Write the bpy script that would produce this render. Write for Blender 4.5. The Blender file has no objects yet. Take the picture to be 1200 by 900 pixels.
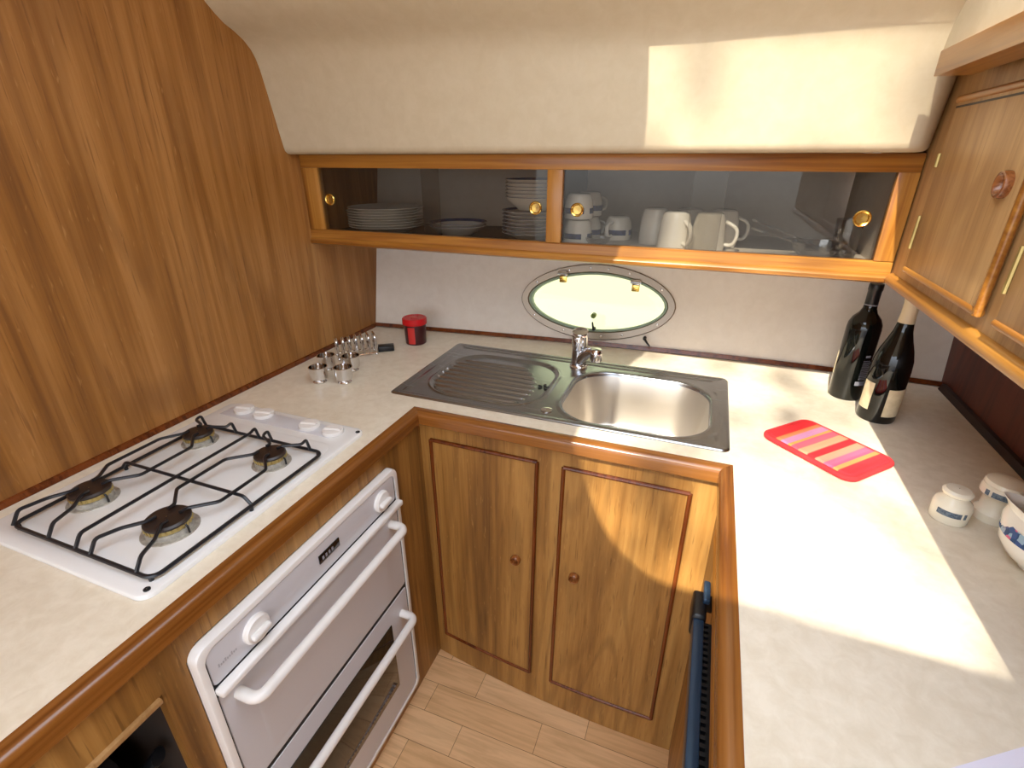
import bpy, bmesh, math, random
import numpy as np
from mathutils import Vector, Matrix

random.seed(7)
COL = bpy.context.scene.collection
V = Vector
WT = 0.915            # worktop height
LOC = {}              # root location of every thing, shared by its parts

# ------------------------------------------------------------------ materials
def srgb(r, g, b):
    f = lambda c: (c/255/12.92) if c/255 <= 0.04045 else ((c/255+0.055)/1.055)**2.4
    return (f(r), f(g), f(b), 1)

def base_mat(name, col=(.8,.8,.8,1), rough=.5, metal=0, **kw):
    m = bpy.data.materials.new(name); m.use_nodes = True
    b = m.node_tree.nodes['Principled BSDF']
    b.inputs['Base Color'].default_value = col
    b.inputs['Roughness'].default_value = rough
    b.inputs['Metallic'].default_value = metal
    for k, v in kw.items(): b.inputs[k.replace('_', ' ')].default_value = v
    return m

def nodes(m):
    nt = m.node_tree
    return nt, nt.nodes, nt.links, nt.nodes['Principled BSDF']

def add_bump(m, src, dist, strength=.4):
    nt, N, L, b = nodes(m)
    bp = N.new('ShaderNodeBump'); bp.inputs['Distance'].default_value = dist; bp.inputs['Strength'].default_value = strength
    L.new(src, bp.inputs['Height']); L.new(bp.outputs['Normal'], b.inputs['Normal'])

def noise(N, L, vec, scale, detail=4, rough=.55, dist=0):
    n = N.new('ShaderNodeTexNoise'); n.inputs['Scale'].default_value = scale
    n.inputs['Detail'].default_value = detail; n.inputs['Roughness'].default_value = rough; n.inputs['Distortion'].default_value = dist
    L.new(vec, n.inputs['Vector']); return n

def wood(name, cols, axis='z', rough=.35, coarse=7.0, fine=120.0, spec=.5, fleck=True, coat=0.0):
    """stretched procedural wood grain running along one axis"""
    m = base_mat(name, rough=rough); nt, N, L, b = nodes(m)
    b.inputs['Specular IOR Level'].default_value = spec
    b.inputs['Coat Weight'].default_value = coat; b.inputs['Coat Roughness'].default_value = .25
    tc = N.new('ShaderNodeTexCoord')
    def mp(along, across):
        k = N.new('ShaderNodeMapping')
        s = [across]*3; s['xyz'.index(axis)] = along
        k.inputs['Scale'].default_value = s; L.new(tc.outputs['Object'], k.inputs['Vector']); return k.outputs['Vector']
    n1 = noise(N, L, mp(coarse*.06, coarse), 1.0, 4, .5, .4)
    n2 = noise(N, L, mp(fine*.02, fine), 1.0, 4, .6, .3)
    n3 = noise(N, L, mp(coarse*.16, coarse*4.5), 1.0, 5, .6, .5)
    mix1 = N.new('ShaderNodeMath'); mix1.operation = 'MULTIPLY_ADD'; mix1.inputs[1].default_value = .45
    L.new(n3.outputs['Fac'], mix1.inputs[0])
    m0 = N.new('ShaderNodeMath'); m0.operation = 'MULTIPLY'; m0.inputs[1].default_value = .4; L.new(n1.outputs['Fac'], m0.inputs[0])
    L.new(m0.outputs[0], mix1.inputs[2])
    mix2 = N.new('ShaderNodeMath'); mix2.operation = 'MULTIPLY_ADD'; mix2.inputs[1].default_value = .15
    L.new(n2.outputs['Fac'], mix2.inputs[0]); L.new(mix1.outputs[0], mix2.inputs[2])
    r = N.new('ShaderNodeValToRGB'); L.new(mix2.outputs[0], r.inputs['Fac'])
    cr = r.color_ramp; pos = [.34, .45, .53, .66][:len(cols)]
    cr.elements[0].position = pos[0]; cr.elements[0].color = cols[0]
    cr.elements[1].position = pos[-1]; cr.elements[1].color = cols[-1]
    for p, c in zip(pos[1:-1], cols[1:-1]):
        e = cr.elements.new(p); e.color = c
    out = r.outputs['Color']
    if fleck:      # thin darker pores and pale medullary flecks
        nf = noise(N, L, mp(9, 260), 1.0, 2, .5, 0)
        rf = N.new('ShaderNodeValToRGB'); rf.color_ramp.elements[0].position = .60; rf.color_ramp.elements[1].position = .72
        rf.color_ramp.elements[0].color = (0,0,0,1); rf.color_ramp.elements[1].color = (.55,.55,.55,1)
        L.new(nf.outputs['Fac'], rf.inputs['Fac'])
        mx = N.new('ShaderNodeMixRGB'); mx.blend_type = 'MIX'
        L.new(rf.outputs['Color'], mx.inputs['Fac']); L.new(out, mx.inputs['Color1']); mx.inputs['Color2'].default_value = cols[0]
        out = mx.outputs['Color']
        # growth rings: contour lines of a slow, strongly stretched noise
        ng = noise(N, L, mp(coarse*.10, coarse*.8), 1.0, 2, .4, .25)
        sn = N.new('ShaderNodeMath'); sn.operation = 'MULTIPLY'; sn.inputs[1].default_value = 62; L.new(ng.outputs['Fac'], sn.inputs[0])
        s2 = N.new('ShaderNodeMath'); s2.operation = 'SINE'; L.new(sn.outputs[0], s2.inputs[0])
        mr_ = N.new('ShaderNodeMapRange'); mr_.inputs['From Min'].default_value = .35; mr_.inputs['From Max'].default_value = 1; mr_.inputs['To Max'].default_value = .34; L.new(s2.outputs[0], mr_.inputs['Value'])
        brk = N.new('ShaderNodeMath'); brk.operation = 'MULTIPLY'; L.new(mr_.outputs['Result'], brk.inputs[0]); L.new(n3.outputs['Fac'], brk.inputs[1])
        b2_ = N.new('ShaderNodeMath'); b2_.operation = 'MULTIPLY'; b2_.inputs[1].default_value = 1.7; L.new(brk.outputs[0], b2_.inputs[0])
        mg = N.new('ShaderNodeMixRGB'); L.new(b2_.outputs[0], mg.inputs['Fac']); L.new(out, mg.inputs['Color1']); mg.inputs['Color2'].default_value = cols[0]
        # short pale flecks
        nw = noise(N, L, mp(26, 150), 1.0, 2, .5, .4)
        rw = N.new('ShaderNodeValToRGB'); rw.color_ramp.elements[0].position = .66; rw.color_ramp.elements[1].position = .76
        rw.color_ramp.elements[0].color = (0,0,0,1); rw.color_ramp.elements[1].color = (.5,.5,.5,1); L.new(nw.outputs['Fac'], rw.inputs['Fac'])
        mw = N.new('ShaderNodeMixRGB'); L.new(rw.outputs['Color'], mw.inputs['Fac']); L.new(mg.outputs['Color'], mw.inputs['Color1']); mw.inputs['Color2'].default_value = cols[-1]
        out = mw.outputs['Color']
    L.new(out, b.inputs['Base Color'])
    add_bump(m, mix2.outputs[0], .0006, .25)
    return m

def rgb(r, g, b): return srgb(r, g, b)
WALLW  = [rgb(104,62,24), rgb(146,96,42), rgb(168,116,60), rgb(184,136,80)]
CABW   = [rgb(96,62,26), rgb(144,100,46), rgb(168,122,62), rgb(188,144,80)]
PALE_LITW  = [rgb(140,100,58), rgb(168,128,80), rgb(184,144,94), rgb(196,158,108)]  # tone lightened for sun bouncing onto the upper cabinet
TRIMW  = [rgb(84,44,16), rgb(114,66,24), rgb(136,84,34), rgb(156,102,48)]
FRAMEW = [rgb(110,64,22), rgb(146,92,34), rgb(168,114,46), rgb(188,134,62)]
M = {}
M['wall_wood']  = wood('wall teak laminate', WALLW, 'z', .38, 5.0, 110, .5)
M['cab_wood']   = wood('cabinet oak laminate', CABW, 'z', .42, 7.0, 130)
M['cab_wood_y'] = wood('cabinet oak laminate level', CABW, 'y', .42, 7.0, 130)
M['pale_lit_wood']  = wood('upper cabinet sun-bounce oak', PALE_LITW, 'z', .4, 7.0, 120)
M['trim_x'] = wood('varnished teak along x', TRIMW, 'x', .22, 14, 160, .5, False, .3)
M['trim_y'] = wood('varnished teak along y', TRIMW, 'y', .22, 14, 160, .5, False, .3)
M['trim_z'] = wood('varnished teak upright', TRIMW, 'z', .22, 14, 160, .5, False, .3)
M['frame_x'] = wood('honey teak along x', FRAMEW, 'x', .28, 14, 160, .5, False, .2)
M['frame_y'] = wood('honey teak along y', FRAMEW, 'y', .28, 14, 160, .5, False, .2)
M['frame_z'] = wood('honey teak upright', FRAMEW, 'z', .28, 14, 160, .5, False, .2)
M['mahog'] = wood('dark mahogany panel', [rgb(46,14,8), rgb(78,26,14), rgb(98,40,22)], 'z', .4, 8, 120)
M['bead'] = wood('dark bead moulding', [rgb(60,24,8), rgb(88,40,14), rgb(112,56,22)], 'z', .25, 20, 160, .5, False)
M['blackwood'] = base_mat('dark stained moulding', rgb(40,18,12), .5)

def mottled(name, a, b_, scale, rough, bump=0, detail=6, spec=.5):
    m = base_mat(name, rough=rough); nt, N, L, b = nodes(m); b.inputs['Specular IOR Level'].default_value = spec
    tc = N.new('ShaderNodeTexCoord'); n = noise(N, L, tc.outputs['Object'], scale, detail, .65, .4)
    r = N.new('ShaderNodeValToRGB'); r.color_ramp.elements[0].position = .35; r.color_ramp.elements[1].position = .65
    r.color_ramp.elements[0].color = a; r.color_ramp.elements[1].color = b_
    L.new(n.outputs['Fac'], r.inputs['Fac']); L.new(r.outputs['Color'], b.inputs['Base Color'])
    if bump: add_bump(m, n.outputs['Fac'], bump, .5)
    return m
M['worktop'] = mottled('cream worktop laminate', rgb(222,211,190), rgb(234,225,207), 38, .38)
M['vinyl']   = mottled('off white vinyl headliner', rgb(198,184,156), rgb(204,191,165), 30, .6, .0001)
M['hull']    = mottled('off white wall lining', rgb(218,208,196), rgb(224,215,204), 30, .55, .0001)
M['white_enamel'] = base_mat('white enamel', rgb(232,232,232), .16)
M['oven_grey'] = base_mat('pale grey enamel', rgb(206,206,212), .3)
M['oven_white'] = base_mat('white oven metal', rgb(236,234,232), .25)
M['gap'] = base_mat('black rubber gasket', rgb(22,24,28), .6)
M['black'] = base_mat('black enamel wire', rgb(24,26,32), .3)
M['cap'] = base_mat('burner cap black enamel', rgb(44,34,30), .35)
M['alu'] = mottled('cast aluminium', rgb(150,146,138), rgb(190,186,176), 90, .4); M['alu'].node_tree.nodes['Principled BSDF'].inputs['Metallic'].default_value = .3
M['brassy'] = base_mat('brass burner crown', rgb(190,170,110), .4, .8)
M['brass'] = base_mat('polished brass', rgb(236,200,110), .22, 1)
M['chrome'] = base_mat('chrome', rgb(225,225,228), .07, 1)
M['steel_frame'] = base_mat('satin stainless', rgb(132,120,106), .34, 1)
M['china'] = base_mat('glazed white china', rgb(238,234,224), .12)
M['china_shade'] = base_mat('cream stoneware', rgb(232,226,208), .15)
M['navy'] = mottled('navy printed band', rgb(20,34,84), rgb(50,74,130), 120, .15)
M['slate'] = mottled('slate blue printed band', rgb(58,74,96), rgb(112,128,142), 260, .15)
M['red'] = base_mat('glossy red lid', rgb(196,20,26), .25)
M['darkred'] = base_mat('dark maroon tin', rgb(58,8,12), .3)
M['redlabel'] = base_mat('red label', rgb(196,46,40), .4)
M['label'] = mottled('cream paper label', rgb(214,198,160), rgb(228,214,180), 60, .6)
M['foil'] = base_mat('cream foil capsule', rgb(218,204,172), .35)
M['bottle'] = base_mat('near black bottle glass', rgb(10,12,10), .04)
M['greyink'] = base_mat('grey print', rgb(140,140,150), .5)
M['woodknob'] = wood('turned teak knob', [rgb(96,50,22), rgb(126,72,34), rgb(150,92,46)], 'y', .25, 40, 200, .5, False, .3)
M['black_plastic'] = base_mat('black plastic', rgb(16,18,22), .35)
M['bluegrey'] = base_mat('blue grey anodised bar', rgb(60,84,112), .28, .6)
M['shade_brown'] = base_mat('cupboard shade brown', rgb(40,28,20), .8)  # dark brown that paints in the shade of recesses
M['silver_pan'] = base_mat('polished pan steel', rgb(200,200,205), .15, 1)
M['olive'] = base_mat('olive plastic stud', rgb(110,128,62), .4)
m = base_mat('blue and pink floral print', rough=.15); M['floral'] = m; nt, N, L, b = nodes(m)
tc = N.new('ShaderNodeTexCoord'); vo = N.new('ShaderNodeTexVoronoi'); vo.inputs['Scale'].default_value = 130; L.new(tc.outputs['Object'], vo.inputs['Vector'])
sp0 = N.new('ShaderNodeSeparateColor'); L.new(vo.outputs['Color'], sp0.inputs[0])
r = N.new('ShaderNodeValToRGB'); r.color_ramp.interpolation = 'CONSTANT'; r.color_ramp.elements[0].color = rgb(70,92,140); r.color_ramp.elements[1].position = .45; r.color_ramp.elements[1].color = rgb(150,176,196)
e = r.color_ramp.elements.new(.7); e.color = rgb(214,110,140); e = r.color_ramp.elements.new(.82); e.color = rgb(60,84,120)
L.new(sp0.outputs[0], r.inputs['Fac']); L.new(r.outputs['Color'], b.inputs['Base Color'])
M['lavender'] = base_mat('pale lavender paper', rgb(226,224,242), .6)
M['green_rubber'] = base_mat('grey green seal', rgb(140,160,140), .5)
M['display'] = base_mat('dark clock glass', rgb(20,16,16), .1)
M['roof'] = base_mat('white roof lining', rgb(226,220,206), .6)
M['leaf'] = base_mat('green leaf', rgb(70,110,36), .5)
M['bark'] = mottled('bark', rgb(70,52,36), rgb(104,84,62), 30, .8)

# brushed stainless for the sink
m = base_mat('brushed stainless sink', rgb(166,171,178), .24, 1); M['sink'] = m
nt, N, L, b = nodes(m)
tc = N.new('ShaderNodeTexCoord'); mp = N.new('ShaderNodeMapping'); mp.inputs['Scale'].default_value = (6, 260, 60)
L.new(tc.outputs['Object'], mp.inputs['Vector']); n = noise(N, L, mp.outputs['Vector'], 1.0, 3)
mr = N.new('ShaderNodeMapRange'); mr.inputs['To Min'].default_value = .22; mr.inputs['To Max'].default_value = .30
L.new(n.outputs['Fac'], mr.inputs['Value']); L.new(mr.outputs['Result'], b.inputs['Roughness'])

M['sink_bowl'] = base_mat('satin steel bowl', rgb(214,208,200), .42, 1)
M['faint_print'] = base_mat('faint grey print', rgb(172,172,178), .4)
# floor: pale oak strips along x
m = base_mat('oak strip laminate floor', rough=.35); M['floor'] = m
nt, N, L, b = nodes(m)
tc = N.new('ShaderNodeTexCoord'); mp = N.new('ShaderNodeMapping'); mp.inputs['Location'].default_value = (.12, .075, 0)
L.new(tc.outputs['Object'], mp.inputs['Vector'])
bk = N.new('ShaderNodeTexBrick'); bk.offset = .37; bk.offset_frequency = 2
bk.inputs['Scale'].default_value = 1; bk.inputs['Brick Width'].default_value = .34; bk.inputs['Row Height'].default_value = .088
bk.inputs['Mortar Size'].default_value = .0008; bk.inputs['Mortar Smooth'].default_value = .2
bk.inputs['Color1'].default_value = rgb(224,180,130); bk.inputs['Color2'].default_value = rgb(238,200,154); bk.inputs['Mortar'].default_value = rgb(140,98,62)
L.new(mp.outputs['Vector'], bk.inputs['Vector'])
mp2 = N.new('ShaderNodeMapping'); mp2.inputs['Scale'].default_value = (3, 40, 1); L.new(tc.outputs['Object'], mp2.inputs['Vector'])
n = noise(N, L, mp2.outputs['Vector'], 1.5, 6, .6, 1.0)
r = N.new('ShaderNodeValToRGB'); r.color_ramp.elements[0].position = .35; r.color_ramp.elements[0].color = (.74,.68,.62,1)
r.color_ramp.elements[1].position = .6; r.color_ramp.elements[1].color = (1,1,1,1); L.new(n.outputs['Fac'], r.inputs['Fac'])
mx = N.new('ShaderNodeMixRGB'); mx.blend_type = 'MULTIPLY'; mx.inputs['Fac'].default_value = .7
L.new(bk.outputs['Color'], mx.inputs['Color1']); L.new(r.outputs['Color'], mx.inputs['Color2']); L.new(mx.outputs['Color'], b.inputs['Base Color'])

def thin_glass(name, tint, refl=.1, rough=.02):
    m = bpy.data.materials.new(name); m.use_nodes = True; nt = m.node_tree; N, L = nt.nodes, nt.links
    N.clear(); o = N.new('ShaderNodeOutputMaterial'); t = N.new('ShaderNodeBsdfTransparent'); t.inputs['Color'].default_value = tint
    g = N.new('ShaderNodeBsdfGlossy'); g.inputs['Roughness'].default_value = rough; g.inputs['Color'].default_value = (.9,.87,.82,1)
    f = N.new('ShaderNodeFresnel'); f.inputs['IOR'].default_value = 1.45
    a = N.new('ShaderNodeMath'); a.operation = 'MULTIPLY_ADD'; a.inputs[1].default_value = .24; a.inputs[2].default_value = refl
    L.new(f.outputs[0], a.inputs[0]); mx = N.new('ShaderNodeMixShader')
    L.new(a.outputs[0], mx.inputs['Fac']); L.new(t.outputs[0], mx.inputs[1]); L.new(g.outputs[0], mx.inputs[2]); L.new(mx.outputs[0], o.inputs['Surface'])
    return m
M['pane'] = thin_glass('smoky sliding glass', (.80,.79,.77,1), .02)
M['port_glass'] = thin_glass('porthole glass', (.97,.98,.93,1), .01)
M['crystal'] = thin_glass('clear cut crystal', (.86,.88,.92,1), .12)
M['oven_glass'] = base_mat('dark oven window glass', rgb(40,36,30), .06)

# pot holder stripes (woven pattern across its length)
m = base_mat('striped quilted cloth', rough=.85); M['stripes'] = m
nt, N, L, b = nodes(m)
tc = N.new('ShaderNodeTexCoord'); sx = N.new('ShaderNodeSeparateXYZ'); L.new(tc.outputs['Generated'], sx.inputs[0])
r = N.new('ShaderNodeValToRGB'); r.color_ramp.interpolation = 'LINEAR'; cr = r.color_ramp
st = [(0,(226,40,48)),(.155,(226,40,48)),(.165,(236,120,70)),(.215,(236,130,90)),(.225,(192,130,168)),(.30,(186,130,172)),(.305,(240,150,80)),(.335,(240,150,80)),
      (.35,(226,84,110)),(.42,(226,90,104)),(.43,(226,148,112)),(.52,(238,150,120)),(.535,(220,36,46)),(.61,(220,36,46)),(.62,(240,150,120)),(.70,(236,140,120)),
      (.715,(226,96,130)),(.75,(204,104,140)),(.80,(222,90,130)),(.81,(240,150,90)),(.85,(240,150,90)),(.86,(226,50,60)),(1,(222,44,54))]
cr.elements[0].position = st[0][0]; cr.elements[0].color = rgb(*st[0][1])
cr.elements[1].position = 1; cr.elements[1].color = rgb(*st[-1][1])
for p, c in st[1:-1]:
    e = cr.elements.new(p); e.color = rgb(*c)
L.new(sx.outputs['X'], r.inputs['Fac']); L.new(r.outputs['Color'], b.inputs['Base Color'])
nn = noise(N, L, tc.outputs['Object'], 350, 2); add_bump(m, nn.outputs['Fac'], .001, .6)
M['red_cloth'] = base_mat('red cloth piping', rgb(222,50,56), .85)

# ------------------------------------------------------------------ mesh helpers
def new(): return bmesh.new()

def box(bm, lo, hi, bev=0, seg=2):
    lo, hi = V(lo), V(hi); c = (lo+hi)/2; d = hi-lo
    g = bmesh.ops.create_cube(bm, size=1, matrix=Matrix.Translation(c) @ Matrix.Diagonal((d.x, d.y, d.z, 1)))
    if bev:
        es = list({e for v in g['verts'] for e in v.link_edges})
        bmesh.ops.bevel(bm, geom=es, offset=min(bev, min(d)*.49), segments=seg, profile=.5, affect='EDGES', clamp_overlap=True)
    return bm

def prism(bm, pts, axis, a, b, flip=False):
    """extrude a polygon given in the two other axes from a to b along axis"""
    def mk(p, t):
        q = list(p); q.insert('xyz'.index(axis), t); return V(q)
    v1 = [bm.verts.new(mk(p, a)) for p in pts]; v2 = [bm.verts.new(mk(p, b)) for p in pts]
    n = len(pts)
    fs = [bm.faces.new(v1), bm.faces.new(v2[::-1])]
    for i in range(n): fs.append(bm.faces.new((v1[i], v2[i], v2[(i+1) % n], v1[(i+1) % n])))
    bmesh.ops.recalc_face_normals(bm, faces=fs)
    return bm

def lathe(bm, prof, c, seg=40, axis='z', cap=True, rot=None, squash=None):
    """prof: list of (radius, height)"""
    rings = []; c = V(c); allv = []
    for r, h in prof:
        ring = []
        for i in range(seg):
            a = 2*math.pi*i/seg; p = V((r*math.cos(a), r*math.sin(a), h))
            if squash: p = V((p.x*squash[0], p.y*squash[1], p.z))
            if axis == 'x': p = V((p.z, p.x, p.y))
            if axis == '-x': p = V((-p.z, p.x, -p.y))
            if axis == '-y': p = V((p.x, -p.z, p.y))
            if rot: p = rot @ p
            v = bm.verts.new(c+p); ring.append(v); allv.append(v)
        rings.append(ring)
    fs = []
    for A, B in zip(rings, rings[1:]):
        for i in range(seg):
            j = (i+1) % seg
            fs.append(bm.faces.new((A[i], A[j], B[j], B[i])))
    if cap:
        fs.append(bm.faces.new(rings[0][::-1])); fs.append(bm.faces.new(rings[-1]))
    bmesh.ops.recalc_face_normals(bm, faces=fs)
    return allv

def smooth_path(pts, it=2, closed=False):
    pts = [V(p) for p in pts]
    for _ in range(it):
        out = [] if closed else [pts[0]]
        n = len(pts)
        for i in range(n if closed else n-1):
            a, b = pts[i], pts[(i+1) % n]
            out += [a.lerp(b, .25), a.lerp(b, .75)]
        if not closed: out.append(pts[-1])
        pts = out
    return pts

def round_path(pts, r, k=5):
    """round the corners of an open polyline with radius-like distance r"""
    pts = [V(p) for p in pts]; out = [pts[0]]
    for a, b, c in zip(pts, pts[1:], pts[2:]):
        d1 = (a-b); d2 = (c-b); t = min(r, d1.length*.49, d2.length*.49)
        p, q = b+d1.normalized()*t, b+d2.normalized()*t
        for i in range(k+1):
            s = i/k; out.append(p*(1-s)**2 + b*2*s*(1-s) + q*s*s)
    out.append(pts[-1]); return out

def tube(bm, pts, r, seg=10, closed=False, cap=True, flat=None):
    pts = [V(p) for p in pts]; n = len(pts); rings = []
    up = V((0,0,1)); prev = None
    for i, p in enumerate(pts):
        if closed: t = pts[(i+1) % n]-pts[i-1]
        else: t = pts[min(i+1, n-1)]-pts[max(i-1, 0)]
        t.normalize()
        if prev is None:
            s = t.cross(up)
            if s.length < .05: s = t.cross(V((0,1,0)))
            s.normalize()
        else:
            s = prev - t*prev.dot(t); s.normalize()
        prev = s; u = s.cross(t)
        rr = r(i/(n-1)) if callable(r) else r
        f1, f2 = flat or (1, 1)
        rings.append([bm.verts.new(p + (s*math.cos(2*math.pi*k/seg)*f1 + u*math.sin(2*math.pi*k/seg)*f2)*rr) for k in range(seg)])
    fs = []
    pairs = list(zip(rings, rings[1:])) + ([(rings[-1], rings[0])] if closed else [])
    for A, B in pairs:
        for k in range(seg):
            j = (k+1) % seg
            fs.append(bm.faces.new((A[k], A[j], B[j], B[k])))
    if cap and not closed:
        fs.append(bm.faces.new(rings[0][::-1])); fs.append(bm.faces.new(rings[-1]))
    bmesh.ops.recalc_face_normals(bm, faces=fs)
    return bm

def round_rect(x0, y0, x1, y1, r, k=6):
    out = []
    for cx, cy, a0 in ((x1-r, y1-r, 0), (x0+r, y1-r, 90), (x0+r, y0+r, 180), (x1-r, y0+r, 270)):
        for i in range(k+1):
            a = math.radians(a0+90*i/k); out.append((cx+r*math.cos(a), cy+r*math.sin(a)))
    return out

def slab(bm, x0, y0, x1, y1, z0, z1, r, bev=.002):
    """rounded-corner plate with a softened top edge"""
    P0 = round_rect(x0, y0, x1, y1, r); cx, cy = (x0+x1)/2, (y0+y1)/2
    def ins(d): return [(x + (-d if x > cx else d), y + (-d if y > cy else d)) for x, y in P0]
    layers = [(P0, z0), (P0, z1-bev), (ins(bev*.3), z1-bev*.3), (ins(bev), z1)]
    rings = [[bm.verts.new((x, y, z)) for x, y in P] for P, z in layers]
    fs = [bm.faces.new(rings[0][::-1]), bm.faces.new(rings[-1])]
    n = len(P0)
    for A, B in zip(rings, rings[1:]):
        for i in range(n): fs.append(bm.faces.new((A[i], A[(i+1) % n], B[(i+1) % n], B[i])))
    bmesh.ops.recalc_face_normals(bm, faces=fs)
    return bm

# ------------------------------------------------------------------ scene helpers
def obj(name, bm, mat, parent=None, label=None, loc=None, smooth=35):
    me = bpy.data.meshes.new(name)
    root = LOC[parent.name] if parent is not None else V(loc or (0,0,0))
    bmesh.ops.translate(bm, verts=bm.verts, vec=-root)
    bm.to_mesh(me); bm.free()
    if smooth:
        for p in me.polygons: p.use_smooth = True
        me.set_sharp_from_angle(angle=math.radians(smooth))
    mats = mat if isinstance(mat, (list, tuple)) else [mat]
    for k in mats: me.materials.append(M[k])
    o = bpy.data.objects.new(name, me); COL.objects.link(o)
    if parent is not None: o.parent = parent
    else: o.location = root
    LOC[o.name] = root
    if label: o['label'] = label
    return o

def thing(name, label, cat, loc, group=None):
    o = bpy.data.objects.new(name, None); COL.objects.link(o); o.empty_display_size = .05
    o.location = loc; LOC[o.name] = V(loc); o['label'] = label; o['category'] = cat
    if group: o['group'] = group
    return o

def tag(o, label, cat, group=None):
    o['label'] = label; o['category'] = cat
    if group: o['group'] = group
    return o

def struct(o): o['kind'] = 'structure'; return o

def dup(src, loc, rotz=0, label=None, group=None):
    def cp(o, parent):
        c = o.copy(); COL.objects.link(c)
        if parent is not None: c.parent = parent
        for ch in [k for k in bpy.data.objects if k.parent is o]: cp(ch, c)
        return c
    r = cp(src, None); r.location = loc; r.rotation_euler = (0, 0, rotz); LOC[r.name] = V(loc)
    if label: r['label'] = label
    if group: r['group'] = group
    return r

# ------------------------------------------------------------------ the hull wall
_xs = [-1.14,-.84,-.6,-.4,-.2,.18,.41,.67]; _ys = [1.528,1.573,1.592,1.606,1.613,1.642,1.645,1.622]
_pf = np.polyfit(_xs, _ys, 3)
LEAN = .21
def hull_y(x, z): return float(np.polyval(_pf, x)) + LEAN*(z-WT)
def hull_pt(x, z, out=0.0):    # out: distance towards the room
    return V((x, hull_y(x, z)-out, z+out*LEAN))
PX, PZ = -.322, 1.056          # porthole centre
def sup(a, b, th, p=1.88):
    c, s = math.cos(th), math.sin(th)
    r = (abs(c/a)**p + abs(s/b)**p)**(-1/p)
    return r*c, r*s
XL, XR = -1.14, .67
FRONT_Y = -.9

bm = new(); ang = [2*math.pi*i/72 for i in range(72)]
x0, x1, z0, z1 = XL-.03, XR+.03, -.02, 2.1
for cx, cz in ((x0,z0),(x1,z0),(x0,z1),(x1,z1)): ang.append(math.atan2(cz-PZ, cx-PX) % (2*math.pi))
ang = sorted(set(round(a, 6) for a in ang))
def rect_hit(a):
    c, s = math.cos(a), math.sin(a); t = 1e9
    if abs(c) > 1e-9: t = min(t, ((x1 if c > 0 else x0)-PX)/c)
    if abs(s) > 1e-9: t = min(t, ((z1 if s > 0 else z0)-PZ)/s)
    return c*t, s*t
NL = 10; rings = []
for k in range(NL+1):
    t = (k/NL)**1.3; ring = []
    for a in ang:
        ix, iz = sup(.240, .105, a); ox, oz = rect_hit(a)
        x, z = PX+ix*(1-t)+ox*t, PZ+iz*(1-t)+oz*t
        ring.append(bm.verts.new((x, hull_y(x, z), z)))
    rings.append(ring)
inner2 = []; outer2 = []
for a in ang:
    ix, iz = sup(.240, .105, a); inner2.append(bm.verts.new((PX+ix, hull_y(PX+ix, PZ+iz)+.045, PZ+iz)))
    ox, oz = rect_hit(a); outer2.append(bm.verts.new((PX+ox, hull_y(PX+ox, PZ+oz)+.045, PZ+oz)))
rings = [inner2]+rings+[outer2, inner2]
for A, B in zip(rings, rings[1:]):
    for i in range(len(ang)):
        j = (i+1) % len(ang); bm.faces.new((A[i], A[j], B[j], B[i]))
bmesh.ops.recalc_face_normals(bm, faces=bm.faces)
struct(obj('wall_back', bm, 'hull'))

# porthole
w = bpy.data.objects.new('window_1', None); COL.objects.link(w); w.location = hull_pt(PX, PZ); LOC['window_1'] = V(w.location); struct(w)
def hull_ring(bm, a1, b1, a2, b2, o0, o1, n=96):
    R = []
    for (a, b, o) in ((a1,b1,o0),(a1,b1,o1*.6),(a1-.003,b1-.003,o1),(a2+.003,b2+.003,o1),(a2,b2,o1*.6),(a2,b2,o0)):
        R.append([bm.verts.new(hull_pt(PX+sup(a,b,2*math.pi*i/n)[0], PZ+sup(a,b,2*math.pi*i/n)[1], o)) for i in range(n)])
    fs = []
    for A, B in zip(R, R[1:]+R[:1]):
        for i in range(n): j = (i+1) % n; fs.append(bm.faces.new((A[i], A[j], B[j], B[i])))
    bmesh.ops.recalc_face_normals(bm, faces=fs)
bm = new(); hull_ring(bm, .257, .123, .231, .096, -.001, .009); fr = obj('window_frame', bm, 'steel_frame', w, 'satin stainless oval frame')
bm = new()
for i in range(12):
    a = 2*math.pi*(i+.5)/12; x, z = sup(.245, .110, a)
    lathe(bm, [(.0035,0),(.0035,.001),(.0015,.002)], hull_pt(PX+x, PZ+z, .009), 10, '-y')
obj('screw', bm, 'chrome', fr)
bm = new(); hull_ring(bm, .233, .098, .222, .089, -.02, .006); obj('seal', bm, 'green_rubber', w, 'grey-green rubber seal')
bm = new(); n = 64
for o in (-.006, -.012):
    vs = [bm.verts.new(hull_pt(PX+sup(.232,.097,2*math.pi*i/n)[0], PZ+sup(.232,.097,2*math.pi*i/n)[1], o)) for i in range(n)]
    bm.faces.new(vs if o < -.01 else vs[::-1])
obj('pane', bm, 'port_glass', w, smooth=0)
bm = new(); lathe(bm, [(.0085,-.012),(.0085,.005),(.006,.008)], hull_pt(-.326, 1.012), 20, '-y'); obj('stud', bm, 'olive', w, 'olive green round stud')
for hx, hz in ((-.438, 1.140), (-.198, 1.126)):
    bm = new(); c = hull_pt(hx, hz, .012)
    box(bm, c+V((-.014,-.010,-.004)), c+V((.014,.008,.014)), .003)
    tube(bm, [c+V((-.017,-.010,.006)), c+V((.017,-.010,.006))], .006)
    h = obj('hinge', bm, 'chrome', w)
    bm = new(); box(bm, c+V((-.012,-.008,-.026)), c+V((.012,.004,-.004)), .002); obj('hinge_tab', bm, 'brass', h)
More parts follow.
